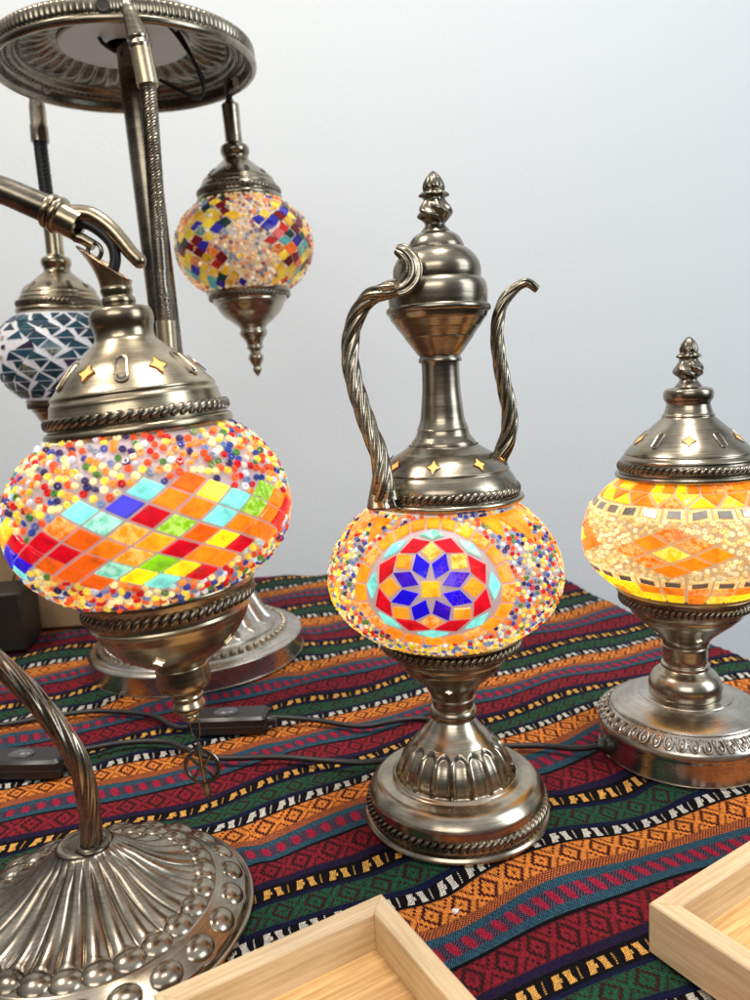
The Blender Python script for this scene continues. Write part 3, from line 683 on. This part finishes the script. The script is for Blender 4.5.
    cu = MB(); P2 = prof([(79, 46), (78.5, 49.0), (76.5, 49.4), (74.5, 48), (70, 45.2), (66, 44.4), (64.5, 45), (63, 43.4), (60, 42), (58, 40.6), (52.5, 35.6), (47, 30), (43, 24), (38.5, 16.5), (37, 15), (36.5, 14.2), (36, 15), (33, 15.2), (29, 15.4), (25, 15.2), (22, 13.6), (20, 10), (18.5, 8.8), (16.5, 9.4), (15, 8), (13.5, 8.4), (11, 9.6), (8.6, 9.2), (7, 6), (5.6, 4.2), (4.4, 4.6), (2, 4), (0, 1.5)]); P2 = [(z_ if z_ < .0525 else .0525 + (z_ - .0525) * 1.27, r_) for z_, r_ in P2]; cu.lathe(P2, 128)
    cu = cu.build('cup', M_BRASS, cap); rp = MB(); rp.rope(.0462, .0760, .0022, 60, .8, .0004); rp.build('rope_trim', M_ROPE, cu); cu.location.x = -.0012
    cap_cutouts(P2, .0508, 5, Y, .0050, None, -.30, cu, M_SLIT2, M_BRASS, False)
    # charm on a wire loop
    ch = MB(); zc = -.0285
    ch.torus((0, 0, zc), (.12, 1, 0), .0102, .0014, 32, 8, .6)
    for a in (50, 130, 90):
        dx, dz = math.cos(math.radians(a)) * .0095, math.sin(math.radians(a)) * .0095
        ch.tube([(-dx, 0, zc - dz), (-dx * .3, 0, zc - dz * .3 + .001), (dx * .3, 0, zc + dz * .3 - .001), (dx, 0, zc + dz)], .0012, 8)
    ch.tube([(0, 0, zc - .010), (.0005, 0, zc - .015), (.001, 0, zc - .021)], [.0022, .0026, .0006], 8); ch.tube([(0, 0, zc + .010), (0, 0, zc + .0150)], [.0030, .0012], 8)
    ch.tube([(-.003, 0, .001), (-.0022, 0, -.008), (0, 0, -.0135), (.0022, 0, -.008), (.003, 0, .001)], .00045, 6)
    ch.build('charm', M_ROPE, cap)
SWAN_TILES = []
SWAN_TILES = [(-0.21,0.228,BL), (-0.467,0.215,TQ), (-0.306,0.129,TQ), (0.024,0.233,TQ), (0.309,0.257,OD), (0.585,0.276,YE), (0.823,0.295,OR_), (-0.079,0.131,RE), (-0.723,0.191,YE), (-0.576,0.095,OR_), (-0.452,-0.014,OD), (-0.989,0.213,YE), (-0.881,0.035,RE), (-0.716,0.02,RE), (-0.573,-0.059,RE), (-1.161,-0.108,BL), (-0.191,0.036,YO), (-0.311,-0.042,OR_), (-0.466,-0.143,OD), (-0.681,-0.19,OD), (-0.058,-0.047,YO), (-0.195,-0.138,YO), (-0.303,-0.238,TQ), (0.095,0.054,GR), (0.186,0.158,OR_), (0.359,0.098,OR_), (0.23,-0.02,OR_), (0.33,-0.117,OD), (0.496,0.193,YE), (0.606,0.084,TQ), (0.71,0.195,RE), (0.484,0.0,TQ), (0.62,-0.085,OR_), (0.499,-0.173,YE), (0.593,-0.232,RE), (0.087,-0.151,RE), (0.198,-0.228,TQ), (0.323,-0.288,OR_), (-0.05,-0.233,GR), (0.087,-0.328,YE), (-0.174,-0.34,YE), (-0.893,-0.311,YE), (-0.684,-0.235,OR_), (-0.466,-0.316,OD), (0.8,0.113,GR), (0.898,0.199,GR), (0.887,0.023,OR_)]
swan_lamp()

# ================================================================== TOWER LAMP WITH THREE HANGING GLOBES
def pendant(tower, name, loc, tilt, kind):
    """one hanging globe lamp, 336 mm tall, origin at its tip"""
    wx, wy = loc[0], loc[1]; Y = yaw_to_cam(wx, wy)
    cp = MB(); P = prof([(212, 47), (214, 51.5), (217, 53), (219.7, 52.6), (222, 50.5), (222, 50.5), (226, 50.2), (232, 47.5), (234, 47.4), (237, 45), (241, 43.6), (249, 35.5), (256, 27), (262, 20), (265, 16.6), (268, 15.6), (271, 16.2), (274, 17.6), (278, 17.8), (282, 16.2), (284, 12.4), (286, 10.6), (286, 10.6), (300, 10.4), (318, 10.6), (330, 10.5), (331, 8), (336, 5)]); cp.lathe(P, 96)
    cap = cp.build(name, M_BRONZE if kind else M_BRASS, tower); cap.location = Vector(loc) - tower.location; cap.rotation_euler = (0, math.radians(tilt) - tower.rotation_euler[1], 0)
    rp = MB(); rp.rope(.0502, .2260, .0022, 56, .6, .0003); rp.build('rope_trim', M_ROPE, cap)
    cap_cutouts(P, .2465, 5, Y, .005, (.0022, .004), -.3, cap, M_VOID, M_ROPE, True, 'dark_opening')
    G = Globe(.0842, .162, .0640, .0670, Y); g = MB(); G.shell(g, -.96, .96)
    g = g.build('globe', M_GROUTP if kind else M_GROUTW, cap); rnd = random.Random(21 + kind); tl = MB(); polys = []
    if kind:
        pal = [(.85, .45, .03), (.9, .60, .05), (.95, .7, .05), (.95, .66, .06), (.9, .55, .04), (.55, .03, .02), (.18, .008, .012), (.14, .008, .012), (.02, .015, .28), (.03, .03, .38), (.10, .35, .34), (.02, .05, .05), (.8, .15, .02), (.9, .5, .04)]
        N = 26; dp = 2 * PI / N; dl = .235
        for d in range(-7, 8):
            for i in range(2 * N):
                if (i + d) % 2: continue
                ph = (i - N) * dp / 2; lam = d * dl / 2
                f = .25 - math.cos(ph * 4 - .3) + .6 * math.sin(lam * 5 + ph * 3.)
                if f < 0: continue
                P_ = [(ph - dp * .5, lam), (ph, lam - dl * .5), (ph + dp * .5, lam), (ph, lam + dl * .5)]
                P_ = [(a + rnd.uniform(-.035, .035), b + rnd.uniform(-.035, .035)) for a, b in P_]
                polys.append(P_); G.tile(tl, P_, jit(rnd.choice(pal), rnd, .2), .0014, .0006)
        tl.build('mosaic_tiles', M_DIM, g)
        bd = MB(); sp_ = [(.9, .62, .36), (.95, .75, .45), (.95, .6, .3), (.85, .30, .14), (.9, .55, .12), (.35, .12, .12), (.2, .25, .35), (.9, .8, .6)]
        scatter(G, polys, -.93, .93, .0050, 22000, rnd, lambda a, b, r: jit(r.choice(sp_), r, .2), bd); bd.build('glass_beads', M_DIM, g)
    else:
        pal = [(.02, .065, .10), (.03, .09, .13), (.03, .05, .10), (.05, .12, .16), (.05, .03, .07), (.02, .07, .11)]
        N = 17
        for r_i in range(9):
            l0 = -.86 + r_i * .19; l1 = l0 + .185
            for i in range(N):
                p0 = 2 * PI * (i + .5 * (r_i % 2)) / N - PI; p1 = p0 + 2 * PI / N; m = (p0 + p1) / 2
                if math.hypot(((m + PI / 3 - .85) % (2 * PI / 3) - PI / 3) * .9, (l0 + l1) / 2 - .15) < .44: continue
                jj = lambda: rnd.uniform(-.13, .13)
                for T in ([(p0 + .02, l0), (p1 - .02, l0), (m + jj(), l1 - .01)], [(m + .03 + jj(), l1), (p1 + .01, l0 + .02), (p1 + .17, l1)]):
                    polys.append(T); G.tile(tl, T, jit(rnd.choice(pal), rnd, .3), .0014, .0011)
        for k in range(3):
            for q in range(9):
                a = 2 * PI * q / 9; cx = .85 + 2 * PI / 3 * k + .30 * math.cos(a); cy = .15 + .28 * math.sin(a); w = .05
                T = [(cx - w, cy - w), (cx + w, cy - w), (cx + w, cy + w), (cx - w, cy + w)]; G.tile(tl, T, rnd.choice([(.5, .35, .12), (.55, .5, .42), (.03, .03, .06), (.6, .55, .5)]), .0014, .0008)
        tl.build('mosaic_tiles', M_UNLIT, g)
    cu = MB(); cu.lathe(prof([(108, 50), (107, 53), (105, 52.6), (101, 49.4), (96, 46.4), (93, 46.2), (91, 43.6), (84, 40), (77, 34.7), (70, 26.5), (65, 20), (62.4, 17.5), (60, 16.4), (56, 17.6), (52, 16.8), (46, 12), (40, 10), (36, 10.8), (34, 8.6), (30.7, 6.5), (27, 8.8), (23, 9.7), (18, 8), (12.8, 5), (8, 5.6), (3, 3.4), (0, .8)]), 96)
    cu = cu.build('cup', M_PEWTER if kind else M_BRONZE, cap); rp = MB(); rp.rope(.0500, .1005, .0019, 56, .7, .0002); rp.build('rope_trim', M_ROPE, cu)
    return cap

def tower_lamp():
    x, y = -.2270, .8854; T = -1.15
    R = root('tower_lamp', 'tall bronze stand lamp with round canopy and three small hanging globes, at the upper left', 'lamp', (x, y, 0), T)
    iq = R.rotation_euler.to_matrix().inverted()
    def L(p): return tuple(iq @ (Vector(p) - Vector((x, y, 0))))
    b = MB(); b.lathe(prof([(0, 124), (0, 127), (0, 127), (2, 128), (3, 127), (20, 127.2), (23.5, 127), (26, 124), (26.4, 121), (27, 118), (30, 115.5), (30, 115.5), (30.5, 108), (33, 103), (33.5, 98), (33, 94)]), 128)
    b = b.build('base', M_SILVER, R)
    bd = MB()
    for i in range(64):
        a = 2 * PI * i / 64; bd.ell((.1065 * math.cos(a), .1065 * math.sin(a), .0315), ((.0038, 0, 0), (0, .0038, 0), (0, 0, .0034)), 8, 6)
    bd.build('bead_trim', M_PEWTER, b); bd = MB()
    for i in range(44):
        a = 2 * PI * i / 44; bd.ell((.064 * math.cos(a), .064 * math.sin(a), .0850), ((.0032, 0, 0), (0, .0032, 0), (0, 0, .0026)), 8, 6)
    bd.build('bead_trim', M_PEWTER, b)
    fl = MB()
    def m(z, r, a, t):
        k = abs(math.sin(12 * a)); f = min(1, max(0, (z - .036) / .008)) * min(1, max(0, (.080 - z) / .008)); return r * (1 - .07 * (1 - (1 - k) ** 2) * f), z
    fl.lathe(prof([(32, 96), (36, 95), (42, 91), (55, 83), (70, 75.5), (80, 69), (83, 67), (84, 62), (85, 58), (90, 40), (96, 28), (104, 24), (104, 17)], 8), 360, m); fl.build('fluted_dome', M_SILVER, R, 60)
    p = MB(); p.lathe(prof([(100, 16), (712, 16.6)], 3), 48); p.build('pole', M_ROPE, R).location.x = .0065
    # canopy
    c = MB()
    def rim(z, r, a, t):
        if .686 < z < .700 and r > .1360: return r + .0012 * abs(math.sin(70 * a)), z
        return r, z
    c.lathe(prof([(678.5, 134), (678, 137), (680, 139), (684, 139.4), (685.5, 137), (686.5, 136.4), (686.5, 136.4), (690, 137.4), (696, 137.2), (700, 136), (700, 136), (702, 134), (705, 128), (708, 118), (716, 104), (730, 82), (746, 60), (760, 40), (766, 20), (768, 3)], 4), 560, rim)
    c = c.build('canopy', M_BRONZE, R, shift=(0, 0, -.690)); c.location = (0, 0, .678); c.rotation_euler = (math.radians(3.0), 0, 0)
    ins = MB()
    def ribs(z, r, a, t):
        if .070 < r < .108: return r, z - .0045 * abs(math.sin(18 * a)) ** 1.5 * math.sin(PI * (r - .070) / .038)
        return r, z
    ins.lathe(prof([(678.5, 134), (682, 131), (691, 128.5), (693, 122), (692, 119), (693, 116), (698, 113), (699, 108), (700, 104), (704, 90), (709, 76), (710, 70), (709, 66)], 8), 288, ribs); ins.build('canopy_lining', M_ROPE, c, 60, shift=(0, 0, -.690))
    bt = MB()
    for i in range(110):
        a = 2 * PI * i / 110; bt.ell((.1215 * math.cos(a), .1215 * math.sin(a), .6935), ((.0018, 0, 0), (0, .0018, 0), (0, 0, .0022)), 6, 4)
    bt.build('bead_trim', M_PEWTER, c, shift=(0, 0, -.690))
    pl = MB(); pl.lathe([(.7080, .0195), (.7070, .068), (.7085, .0695), (.7105, .069)], 64); pl.build('ceiling_plate', M_PLATE, c, shift=(0, 0, -.690))
    for h in ((-.3725, .9545, .6900), (-.1400, .9545, .6880), (-.2205, .748, .6925)):
        q = L(h); n = Vector((q[0], q[1], 0)).normalized(); rr = .1290 if h[1] > .8 else .1378
        gr = MB(); gr.torus((n.x * rr, n.y * rr, q[2]), n, .0052, .0016, 20, 8); gr.lathe([(0, 0.0001), (0, .0052)], 20) if 0 else None
        e = n * (-.0012 if h[1] > .8 else .0012); t = Vector((-n.y, n.x, 0)); c_ = Vector((n.x * rr, n.y * rr, q[2])) + e
        gr.add([c_] + [c_ + t * .005 * math.cos(k * PI / 8) + Vector((0, 0, .005 * math.sin(k * PI / 8))) for k in range(16)], [(0, 1 + k, 1 + (k + 1) % 16) for k in range(16)])
        gr.build('cord_hole', [M_WHITE if h[1] > .8 else M_VOID], c, shift=(0, 0, -.690))  # painted discs: bright wall showing through the far holes, dark inside the near one
    # flex loops under the canopy
    cb = MB()
    cb.tube(spline([L(q) for q in [(-0.2150, 0.87, 0.706), (-0.2076, 0.86, 0.7030), (-0.1898, 0.86, 0.7030), (-0.1736, 0.86, 0.6892), (-0.1560, 0.86, 0.6430), (-.1590, .86, .6310), (-0.1690, 0.86, 0.6320), (-0.2034, 0.87, 0.6533)]], 10), .0020, 8)
    cb.tube(spline([L(q) for q in [(-0.2008, 0.84, 0.6976), (-0.1827, 0.84, 0.6928), (-0.1629, 0.84, 0.664), (-0.148, 0.84, 0.6352)]], 8), .0015, 8)
    cb.tube(spline([L(q) for q in [(-0.2636, 0.86, 0.7059), (-0.2581, 0.86, 0.6901), (-0.2473, 0.87, 0.6837)]], 8), .0022, 8)
    cb.build('flex', M_CABLE, R)
    # right globe, left globe, and the one in front of the pole
    specs = [((-.1420, .9896, .3356), -1.11, 1), ((-.3853, .9769, .2133), 1.09, 0), ((-.1950, .7500, .0420), .3, 1)]
    caps = []
    for k, (loc, t, kind) in enumerate(specs):
        if k < 2: cap = pendant(R, 'hanging_globe', loc, t, kind)
        else:
            cap = caps[0].copy(); COL.objects.link(cap); cap.parent = R; cap.location = Vector(L(loc)); cap.scale = (.9, .9, .94); cap.rotation_euler = (0, math.radians(t - T), 0)
            for ch in list(caps[0].children):
                if ch.type == 'LIGHT': continue
                q = ch.copy(); COL.objects.link(q); q.parent = cap
                for gch in ch.children:
                    w = gch.copy(); COL.objects.link(w); w.parent = q
        if k < 2: cap.location = Vector(L(loc))
        caps.append(cap)
    cd = MB()   # right: short link up to the hole
    cd.tube(spline([L(q) for q in [(-.1485, .9890, .662), (-0.1481, 0.985, 0.6744), (-0.1486, 0.978, 0.6811), (-0.1463, 0.968, 0.6863), (-.1440, .9600, .690)]], 4), .0040, 10); cd.build('cord', M_CABLE, R)
    cd = MB()   # left
    cd.tube(spline([L(q) for q in [(-.3805, .9769, .528), (-0.3812, 0.9769, 0.5589), (-0.3816, 0.9769, 0.6), (-.3815, .9769, .636)]], 40), .0078, 32, 8, .12, 160)
    cd.tube([L(q) for q in [(-.3800, .9769, .6780), (-.3822, .9765, .690), (-0.3836, 0.974, 0.6990), (-.383, .966, .7000)]], .0042, 10); cd = cd.build('cord', M_CABLE, R)
    fr = MB(); fr.tube([L(q) for q in [(-.3815, .9769, .632), (-.3809, .9769, .650), (-.3808, .9769, .652), (-.3800, .9769, .672), (-.3800, .9769, .678), (-.3815, .9765, .688)]], [.0105, .0105, .0095, .0095, .0085, .0055], 24); fr.build('ferrule', M_BRONZE, cd)
    cd = MB()   # the one in front of the pole
    cd.tube(spline([L(q) for q in [(-.1869, .7500, .606), (-0.1885, 0.75, 0.5466), (-0.1905, 0.75, 0.4836), (-.1930, .75, .3880)]], 80), .0074, 48, 12, .14, 190); cd = cd.build('cord', M_ROPE, R)
    fr = MB(); fr.tube([L(q) for q in [(-.1930, .75, .3900), (-.1938, .75, .3560)]], .0092, 24); fr.build('ferrule', M_FERR, cd)
    fr = MB(); fr.tube([L(q) for q in [(-.1869, .7500, .6030), (-.1900, .7500, .6340)]], .0100, 24); fr.build('ferrule', M_FERR, cd)
    fr = MB(); K = spline([L(q) for q in [(-.1900, .7500, .6335), (-.1905, .75, .6370), (-0.1911, 0.75, 0.6405), (-.1917, .75, .6440), (-0.1942, 0.7495, 0.6546), (-0.1967, 0.7485, 0.6657), (-0.1979, 0.7475, 0.6711), (-.1982, .7500, .6755)]], 6)
    rr_ = [.0098, .0106, .0092, .0104, .0085, .0066, .0046, .0036]; fr.tube(K, [rr_[min(7, i // 6)] + (rr_[min(7, i // 6 + 1)] - rr_[min(7, i // 6)]) * (i % 6) / 6 for i in range(len(K))], 24); fr.build('link', M_PEWTER, cd, 60)
tower_lamp()

# ================================================================== TRAYS
def tray(loc, ang, wx, wy, label):
    """open bamboo tray; loc = outer corner nearest the lamps, x runs along one rim and y along the other"""
    o = root('wooden_tray', label, 'tray', (loc[0], loc[1], 0), 0, 'open wooden trays in front'); o.rotation_euler = (0, 0, math.radians(ang))
    t = .0118; h = .030; b = .0009
    O = [(0, 0), (wx, 0), (wx, -wy), (0, -wy)]; I = [(t, -t), (wx - t, -t), (wx - t, -wy + t), (t, -wy + t)]
    for k in range(4):       # four mitred sides with eased edges
        k2 = (k + 1) % 4; q = [Vector((*O[k], 0)), Vector((*O[k2], 0)), Vector((*I[k2], 0)), Vector((*I[k], 0))]
        along = (q[1] - q[0]).normalized(); inn = Vector((along.y, -along.x, 0)); e = b; g_ = .00012
        q = [q[0] + along * g_, q[1] - along * g_, q[2] - along * g_, q[3] + along * g_]
        sec = [(q[0], q[1], 1, .0005), (q[0], q[1], 1, h - e), (q[0] + (inn + along) * e * .7, q[1] + (inn - along) * e * .7, 0, h), (q[3] - (inn + along) * e * .7, q[2] - (inn - along) * e * .7, 0, h), (q[3], q[2], 0, h - e), (q[3], q[2], 0, .0005)]
        m = MB(); m.add([s_[0] + Vector((0, 0, s_[3])) for s_ in sec] + [s_[1] + Vector((0, 0, s_[3])) for s_ in sec],
                        [(i, (i + 1) % 6, 6 + (i + 1) % 6, 6 + i) for i in range(6)] + [(0, 1, 2, 3, 4, 5)[::-1], (6, 7, 8, 9, 10, 11)])
        m.build('side', M_WOOD if k % 2 == 0 else M_WOODY, o, 30)
    m = MB(); m.box((t, -wy + t, .0015), (wx - t, -t, .0075)); m.build('bottom', M_WOODF, o, 30)
    return o
tray((.1360, .3690), 31.5, .20, .13, 'pale bamboo tray in the lower right corner, turned with one corner towards the jug lamp')
tA = tray((-.0100, .3900), 29.2, .13, .20, 'pale bamboo tray at the bottom centre, beside the fluted swan lamp base')
# its corner is the right-hand one: move the origin along the rim
tA.location = (-.0100 - .13 * math.cos(math.radians(29.2)), .3900 - .13 * math.sin(math.radians(29.2)), 0)

# ================================================================== SWITCHES, BOXES
def switch(loc, ang, label):
    o = root('inline_switch', label, 'switch', (loc[0], loc[1], 0), 0, 'inline cord switches'); o.rotation_euler = (0, 0, math.radians(ang))
    m = MB(); m.box((-.034, -.0145, .001), (.034, .0145, .019), bev=.0025); m.build('housing', M_BLACK, o, 30)
    m = MB(); m.box((-.0344, -.0149, .0098), (.0344, .0149, .0104), bev=.0002); m.build('seam', M_CABLE, o, 30)
    for s_ in (-1, 1):
        m = MB(); m.tube([(s_ * .033, 0, .009), (s_ * .037, 0, .009), (s_ * .042, 0, .0075)], [.0052, .0046, .0032], 14); m.build('strain_relief', M_BLACK, o, 30)
    m = MB(); m.ell((-.006, 0, .0185), ((.0125, 0, .0012), (0, .0072, 0), (-.0003, 0, .0042)), 20, 8); m.build('rocker', M_GREY, o)
switch((-.1480, .672), -3, 'black inline switch lying behind the hanging charm, between two stretches of cord')
switch((-.3150, .612), -5, 'black inline switch at the left edge, partly behind the twisted swan stem')
kb = MB(); kb.tube(spline([(-.180, .673, .008), (-.195, .676, .004), (-.209, .684, .003), (-.240, .712, .003), (-.295, .729, .003), (-.335, .725, .003), (-.389, .71, .003), (-.48, .70, .003), (-.60, .74, .003)], 10), .0026, 10)
tag(kb.build('power_cord', M_CABLE, None), 'black cord curving left from the switch behind the charm', 'cord')
t = NT('kraft_card'); n = t.noise(40, 4, t.co()); t.set(Base_Color=t.mix(n, (.42, .27, .14), (.30, .19, .10)), Roughness=.8)
def boxobj(name, x0, x1, y0, y1, z1, mat, label, cat, rot=0, bev=.003):
    m = MB(); w, d = x1 - x0, y1 - y0; m.box((-w / 2, -d / 2, .001), (w / 2, d / 2, z1), bev=bev)
    o = m.build(name, mat, None, 30); o.location = ((x0 + x1) / 2, (y0 + y1) / 2, 0); o.rotation_euler = (0, 0, math.radians(rot)); return tag(o, label, cat)
bx = boxobj('cardboard_box', -.90, -.385, 1.02, 1.11, .185, t.m, 'brown cardboard box against the wall behind the swan lamp globe', 'box', 2)
dd = MB()
dd.tube([(.10, -.0455, .06), (.103, -.0455, .10), (.10, -.0455, .125)], .0012, 6); dd.tube([(.125, -.0455, .055), (.13, -.0455, .08), (.142, -.0455, .10), (.138, -.0455, .12)], .0012, 6); dd.tube([(.16, -.0455, .06), (.18, -.0455, .062), (.20, -.0455, .060)], .0012, 6)
dd.build('ink_lines', M_VOID, bx)
boxobj('black_box', -.64, -.468, .925, 1.0, .080, M_BLACK, 'small plain black box at the left edge in front of the cardboard', 'box', 8)

# ================================================================== CLOTH
WP = [(.103, .474, 0), (.261, .521, 0), (.30, .5350, 0), (-.143, .505, -1), (-.05, .556, -1), (.007, .589, -1), (.1, .635, -1), (.164, .674, -1), (.23, .699, -1), (.372, .727, -1),
      (-.109, .679, -2), (.045, .743, -2), (-.106, .848, -3), (-.011, .89, -3), (.058, .9, -3), (-.108, 1.013, -4), (-.067, 1.042, -4), (-.194, 1.176, -5), (-.083, 1.212, -5)]
EXTRA = [(.041, .445, .045), (.0135, .434, .045), (.065, .452, .04), (.028, .41, .19), (.028, .391, .245), (-.007, .39, .19), (.245, .475, .245), (.033, .344, .725), (.138, .381, .725)]
S22, C22 = math.sin(math.radians(22)), math.cos(math.radians(22))
KV = np.array([.00, .117, .255, .393, .545, .671, .823, .985, 1.16, 1.34, 1.7]); KT = np.array([2.86, 2, 1, 0, -1, -2, -3, -4, -5, -6, -8.])
def baseT(x, y): return np.interp(-x * S22 + y * C22, KV, KT)
def cloth():
    nx, ny = 430, 330
    X = np.linspace(-1.05, .75, nx); Yv = np.linspace(.12, 1.50, ny); gx, gy = np.meshgrid(X, Yv)
    tb = baseT(gx, gy); num = np.zeros_like(gx); den = np.full_like(gx, .35)
    for px, py, tt in WP + EXTRA:
        w = np.exp(-(((gx - px) ** 2 + (gy - py) ** 2) / (2 * .055 ** 2))); num += w * (tt - baseT(np.array(px), np.array(py))); den += w
    TT = tb + num / den
    # soft drift of the weave
    TT += .020 * np.sin(gx * 21 + gy * 9) * np.sin(gy * 17 + 1) + .02 * np.sin(gx * 43 + 2 + gy * 5)
    U = gx * C22 + gy * S22 + .004 * np.sin(gy * 30)
    yb = np.interp(gx, [-1.2, -.621, -.207, -.085, .288, .9], [1.13, 1.187, 1.262, 1.259, 1.131, .93])
    xr = np.interp(gy, [.1, .55, .771, .981, 1.131, 1.6], [.56, .465, .395, .323, .288, .20])
    def hgt(x, y): return -.0016 + .0016 * np.sin(x * 34 + y * 13 + 1.2) * np.sin(y * 27 - x * 11) + .0010 * np.sin(x * 71 - y * 40)
    Z = hgt(gx, gy) - .0010
    for bx_, by_, br_ in ((.0472, .5185, .072), (.2474, .5897, .073), (-.1890, .4190, .102), (-.227, .8854, .132), (-.148, .672, .036), (-.315, .612, .036)):
        d_ = np.sqrt((gx - bx_) ** 2 + (gy - by_) ** 2); k_ = np.clip(1 - (d_ - br_) / .02, 0, 1); k_ = k_ * k_ * (3 - 2 * k_); Z = Z * (1 - k_) - .0001 * k_
    fold = np.exp(-((-(gx - .17) * S22 + (gy - .500) * C22) / .010) ** 2) * np.exp(-((gx - .20) / .10) ** 2); Z += .0 * fold
    oy = np.maximum(0, gy - yb); ox = np.maximum(0, gx - xr); ex = np.minimum(gx, xr); ey = np.minimum(gy, yb)
    drop = ox + oy; rr = .02
    Z = np.where(drop > 0, Z - np.minimum(drop, .34), Z)
    puff = np.minimum(drop, rr) * .5 + .012 * np.sin((gx * 1.2 + gy) * 38) * np.minimum(1, drop * 8)
    ex = ex + np.where(ox > 0, puff, 0); ey = ey + np.where(oy > 0, puff, 0)
    vs = np.stack([ex, ey, Z], -1).reshape(-1, 3)
    I = np.arange(nx * ny).reshape(ny, nx); F = np.stack([I[:-1, :-1], I[:-1, 1:], I[1:, 1:], I[1:, :-1]], -1).reshape(-1, 4)
    me = bpy.data.meshes.new('tablecloth'); me.from_pydata(vs.tolist(), [], F.tolist()); me.materials.append(M_CLOTH)
    uv = me.uv_layers.new(name='UVMap'); li = np.empty(len(me.loops), dtype=np.int32); me.loops.foreach_get('vertex_index', li)
    uvs = np.stack([U.reshape(-1)[li] + 2, TT.reshape(-1)[li] + 20], -1).astype(np.float32).reshape(-1); uv.data.foreach_set('uv', uvs)
    me.shade_smooth(); o = bpy.data.objects.new('tablecloth', me); COL.objects.link(o)
    return tag(o, 'woven striped cloth in orange, red, blue and green with diamond motifs, under every lamp', 'tablecloth')
cloth()

# small knot of white lint on the orange stripe
m = MB(); rl = random.Random(2)
for i in range(9): m.ell((.0335 + rl.uniform(-.0012, .0012), .4085 + rl.uniform(-.0012, .0012), .0005 + rl.uniform(0, .001)), ((.0012, 0, 0), (0, .0010, 0), (0, 0, .0009)), 8, 6)
tag(m.build('lint', M_WHITE, None), 'tiny tuft of white lint on the orange stripe beside the bottom tray', 'lint')

# ================================================================== WALL
t = NT('painted_wall'); n = t.noise(6, 4, t.co()); f = t.noise(220, 2, t.co())
t.set(Base_Color=t.mix(n, (.735, .79, .83), (.755, .805, .845)), Roughness=.8); t.bump(f, .0009, .5)
m = MB(); m.add([(-4, 1.62, -1.2), (4, 1.30, -1.2), (4, 1.30, 3.2), (-4, 1.62, 3.2)], [(0, 1, 2, 3)])
w = m.build('wall', t.m, None, smooth=False); w['kind'] = 'structure'

# ================================================================== LIGHT
W = bpy.data.worlds.new('World'); sc.world = W; W.use_nodes = True; nt = W.node_tree; bg = nt.nodes['Background']
tc = nt.nodes.new('ShaderNodeTexCoord'); sx_ = nt.nodes.new('ShaderNodeSeparateXYZ'); nt.links.new(tc.outputs['Generated'], sx_.inputs[0])
rm = nt.nodes.new('ShaderNodeValToRGB'); nt.links.new(sx_.outputs[2], rm.inputs[0]); rm.color_ramp.elements[0].position = 0; rm.color_ramp.elements[0].color = (.05, .042, .035, 1)
rm.color_ramp.elements[1].position = 1; rm.color_ramp.elements[1].color = (.95, .97, 1.0, 1)
e = rm.color_ramp.elements.new(.30); e.color = (.24, .24, .245, 1)
nt.links.new(rm.outputs[0], bg.inputs[0]); bg.inputs[1].default_value = .62
def area(name, loc, target, sx, sy, power, col):
    L = bpy.data.lights.new(name, 'AREA'); L.shape = 'RECTANGLE'; L.size = sx; L.size_y = sy; L.energy = power; L.color = col
    o = bpy.data.objects.new(name, L); COL.objects.link(o); o.location = loc; d = Vector(target) - Vector(loc); o.rotation_euler = d.to_track_quat('-Z', 'Y').to_euler(); return o
area('ceiling_light', (.25, .35, 2.1), (.05, .7, 0), .45, .2, 15, (1, .95, .88))
area('ceiling_light', (-.95, .45, 1.9), (-.3, 1.0, 0), .4, .2, 12, (1, .89, .76))
area('window_light', (2.0, -.2, 1.1), (.1, .8, .2), 1.0, 1.4, 18, (.80, .91, 1))
area('room_light', (-.4, -1.3, 1.2), (0, .7, .2), 1.4, .6, 8, (1, .95, .88))

# ================================================================== CAMERA
cd = bpy.data.cameras.new('camera'); cam = bpy.data.objects.new('camera', cd); COL.objects.link(cam); sc.camera = cam
p = math.radians(9.0); r = math.radians(-3.5); fwd = Vector((0, math.cos(p), -math.sin(p))); right = Vector((1, 0, 0)); up = right.cross(fwd)
Rr = math.cos(r) * right + math.sin(r) * up; Uu = -math.sin(r) * right + math.cos(r) * up
cam.matrix_world = Matrix(((Rr.x, Uu.x, -fwd.x, 0), (Rr.y, Uu.y, -fwd.y, 0), (Rr.z, Uu.z, -fwd.z, .32), (0, 0, 0, 1)))
cd.sensor_fit = 'VERTICAL'; cd.sensor_height = 36; cd.lens = 27; cd.clip_start = .01; cd.clip_end = 50
cd.dof.use_dof = True; cd.dof.focus_distance = .50; cd.dof.aperture_fstop = 9
sc.view_settings.view_transform = 'Standard'; sc.view_settings.look = 'None'; sc.view_settings.exposure = .42; sc.view_settings.gamma = 1
sc.cycles.max_bounces = 8; sc.cycles.use_denoising = True; sc.cycles.sample_clamp_indirect = 4
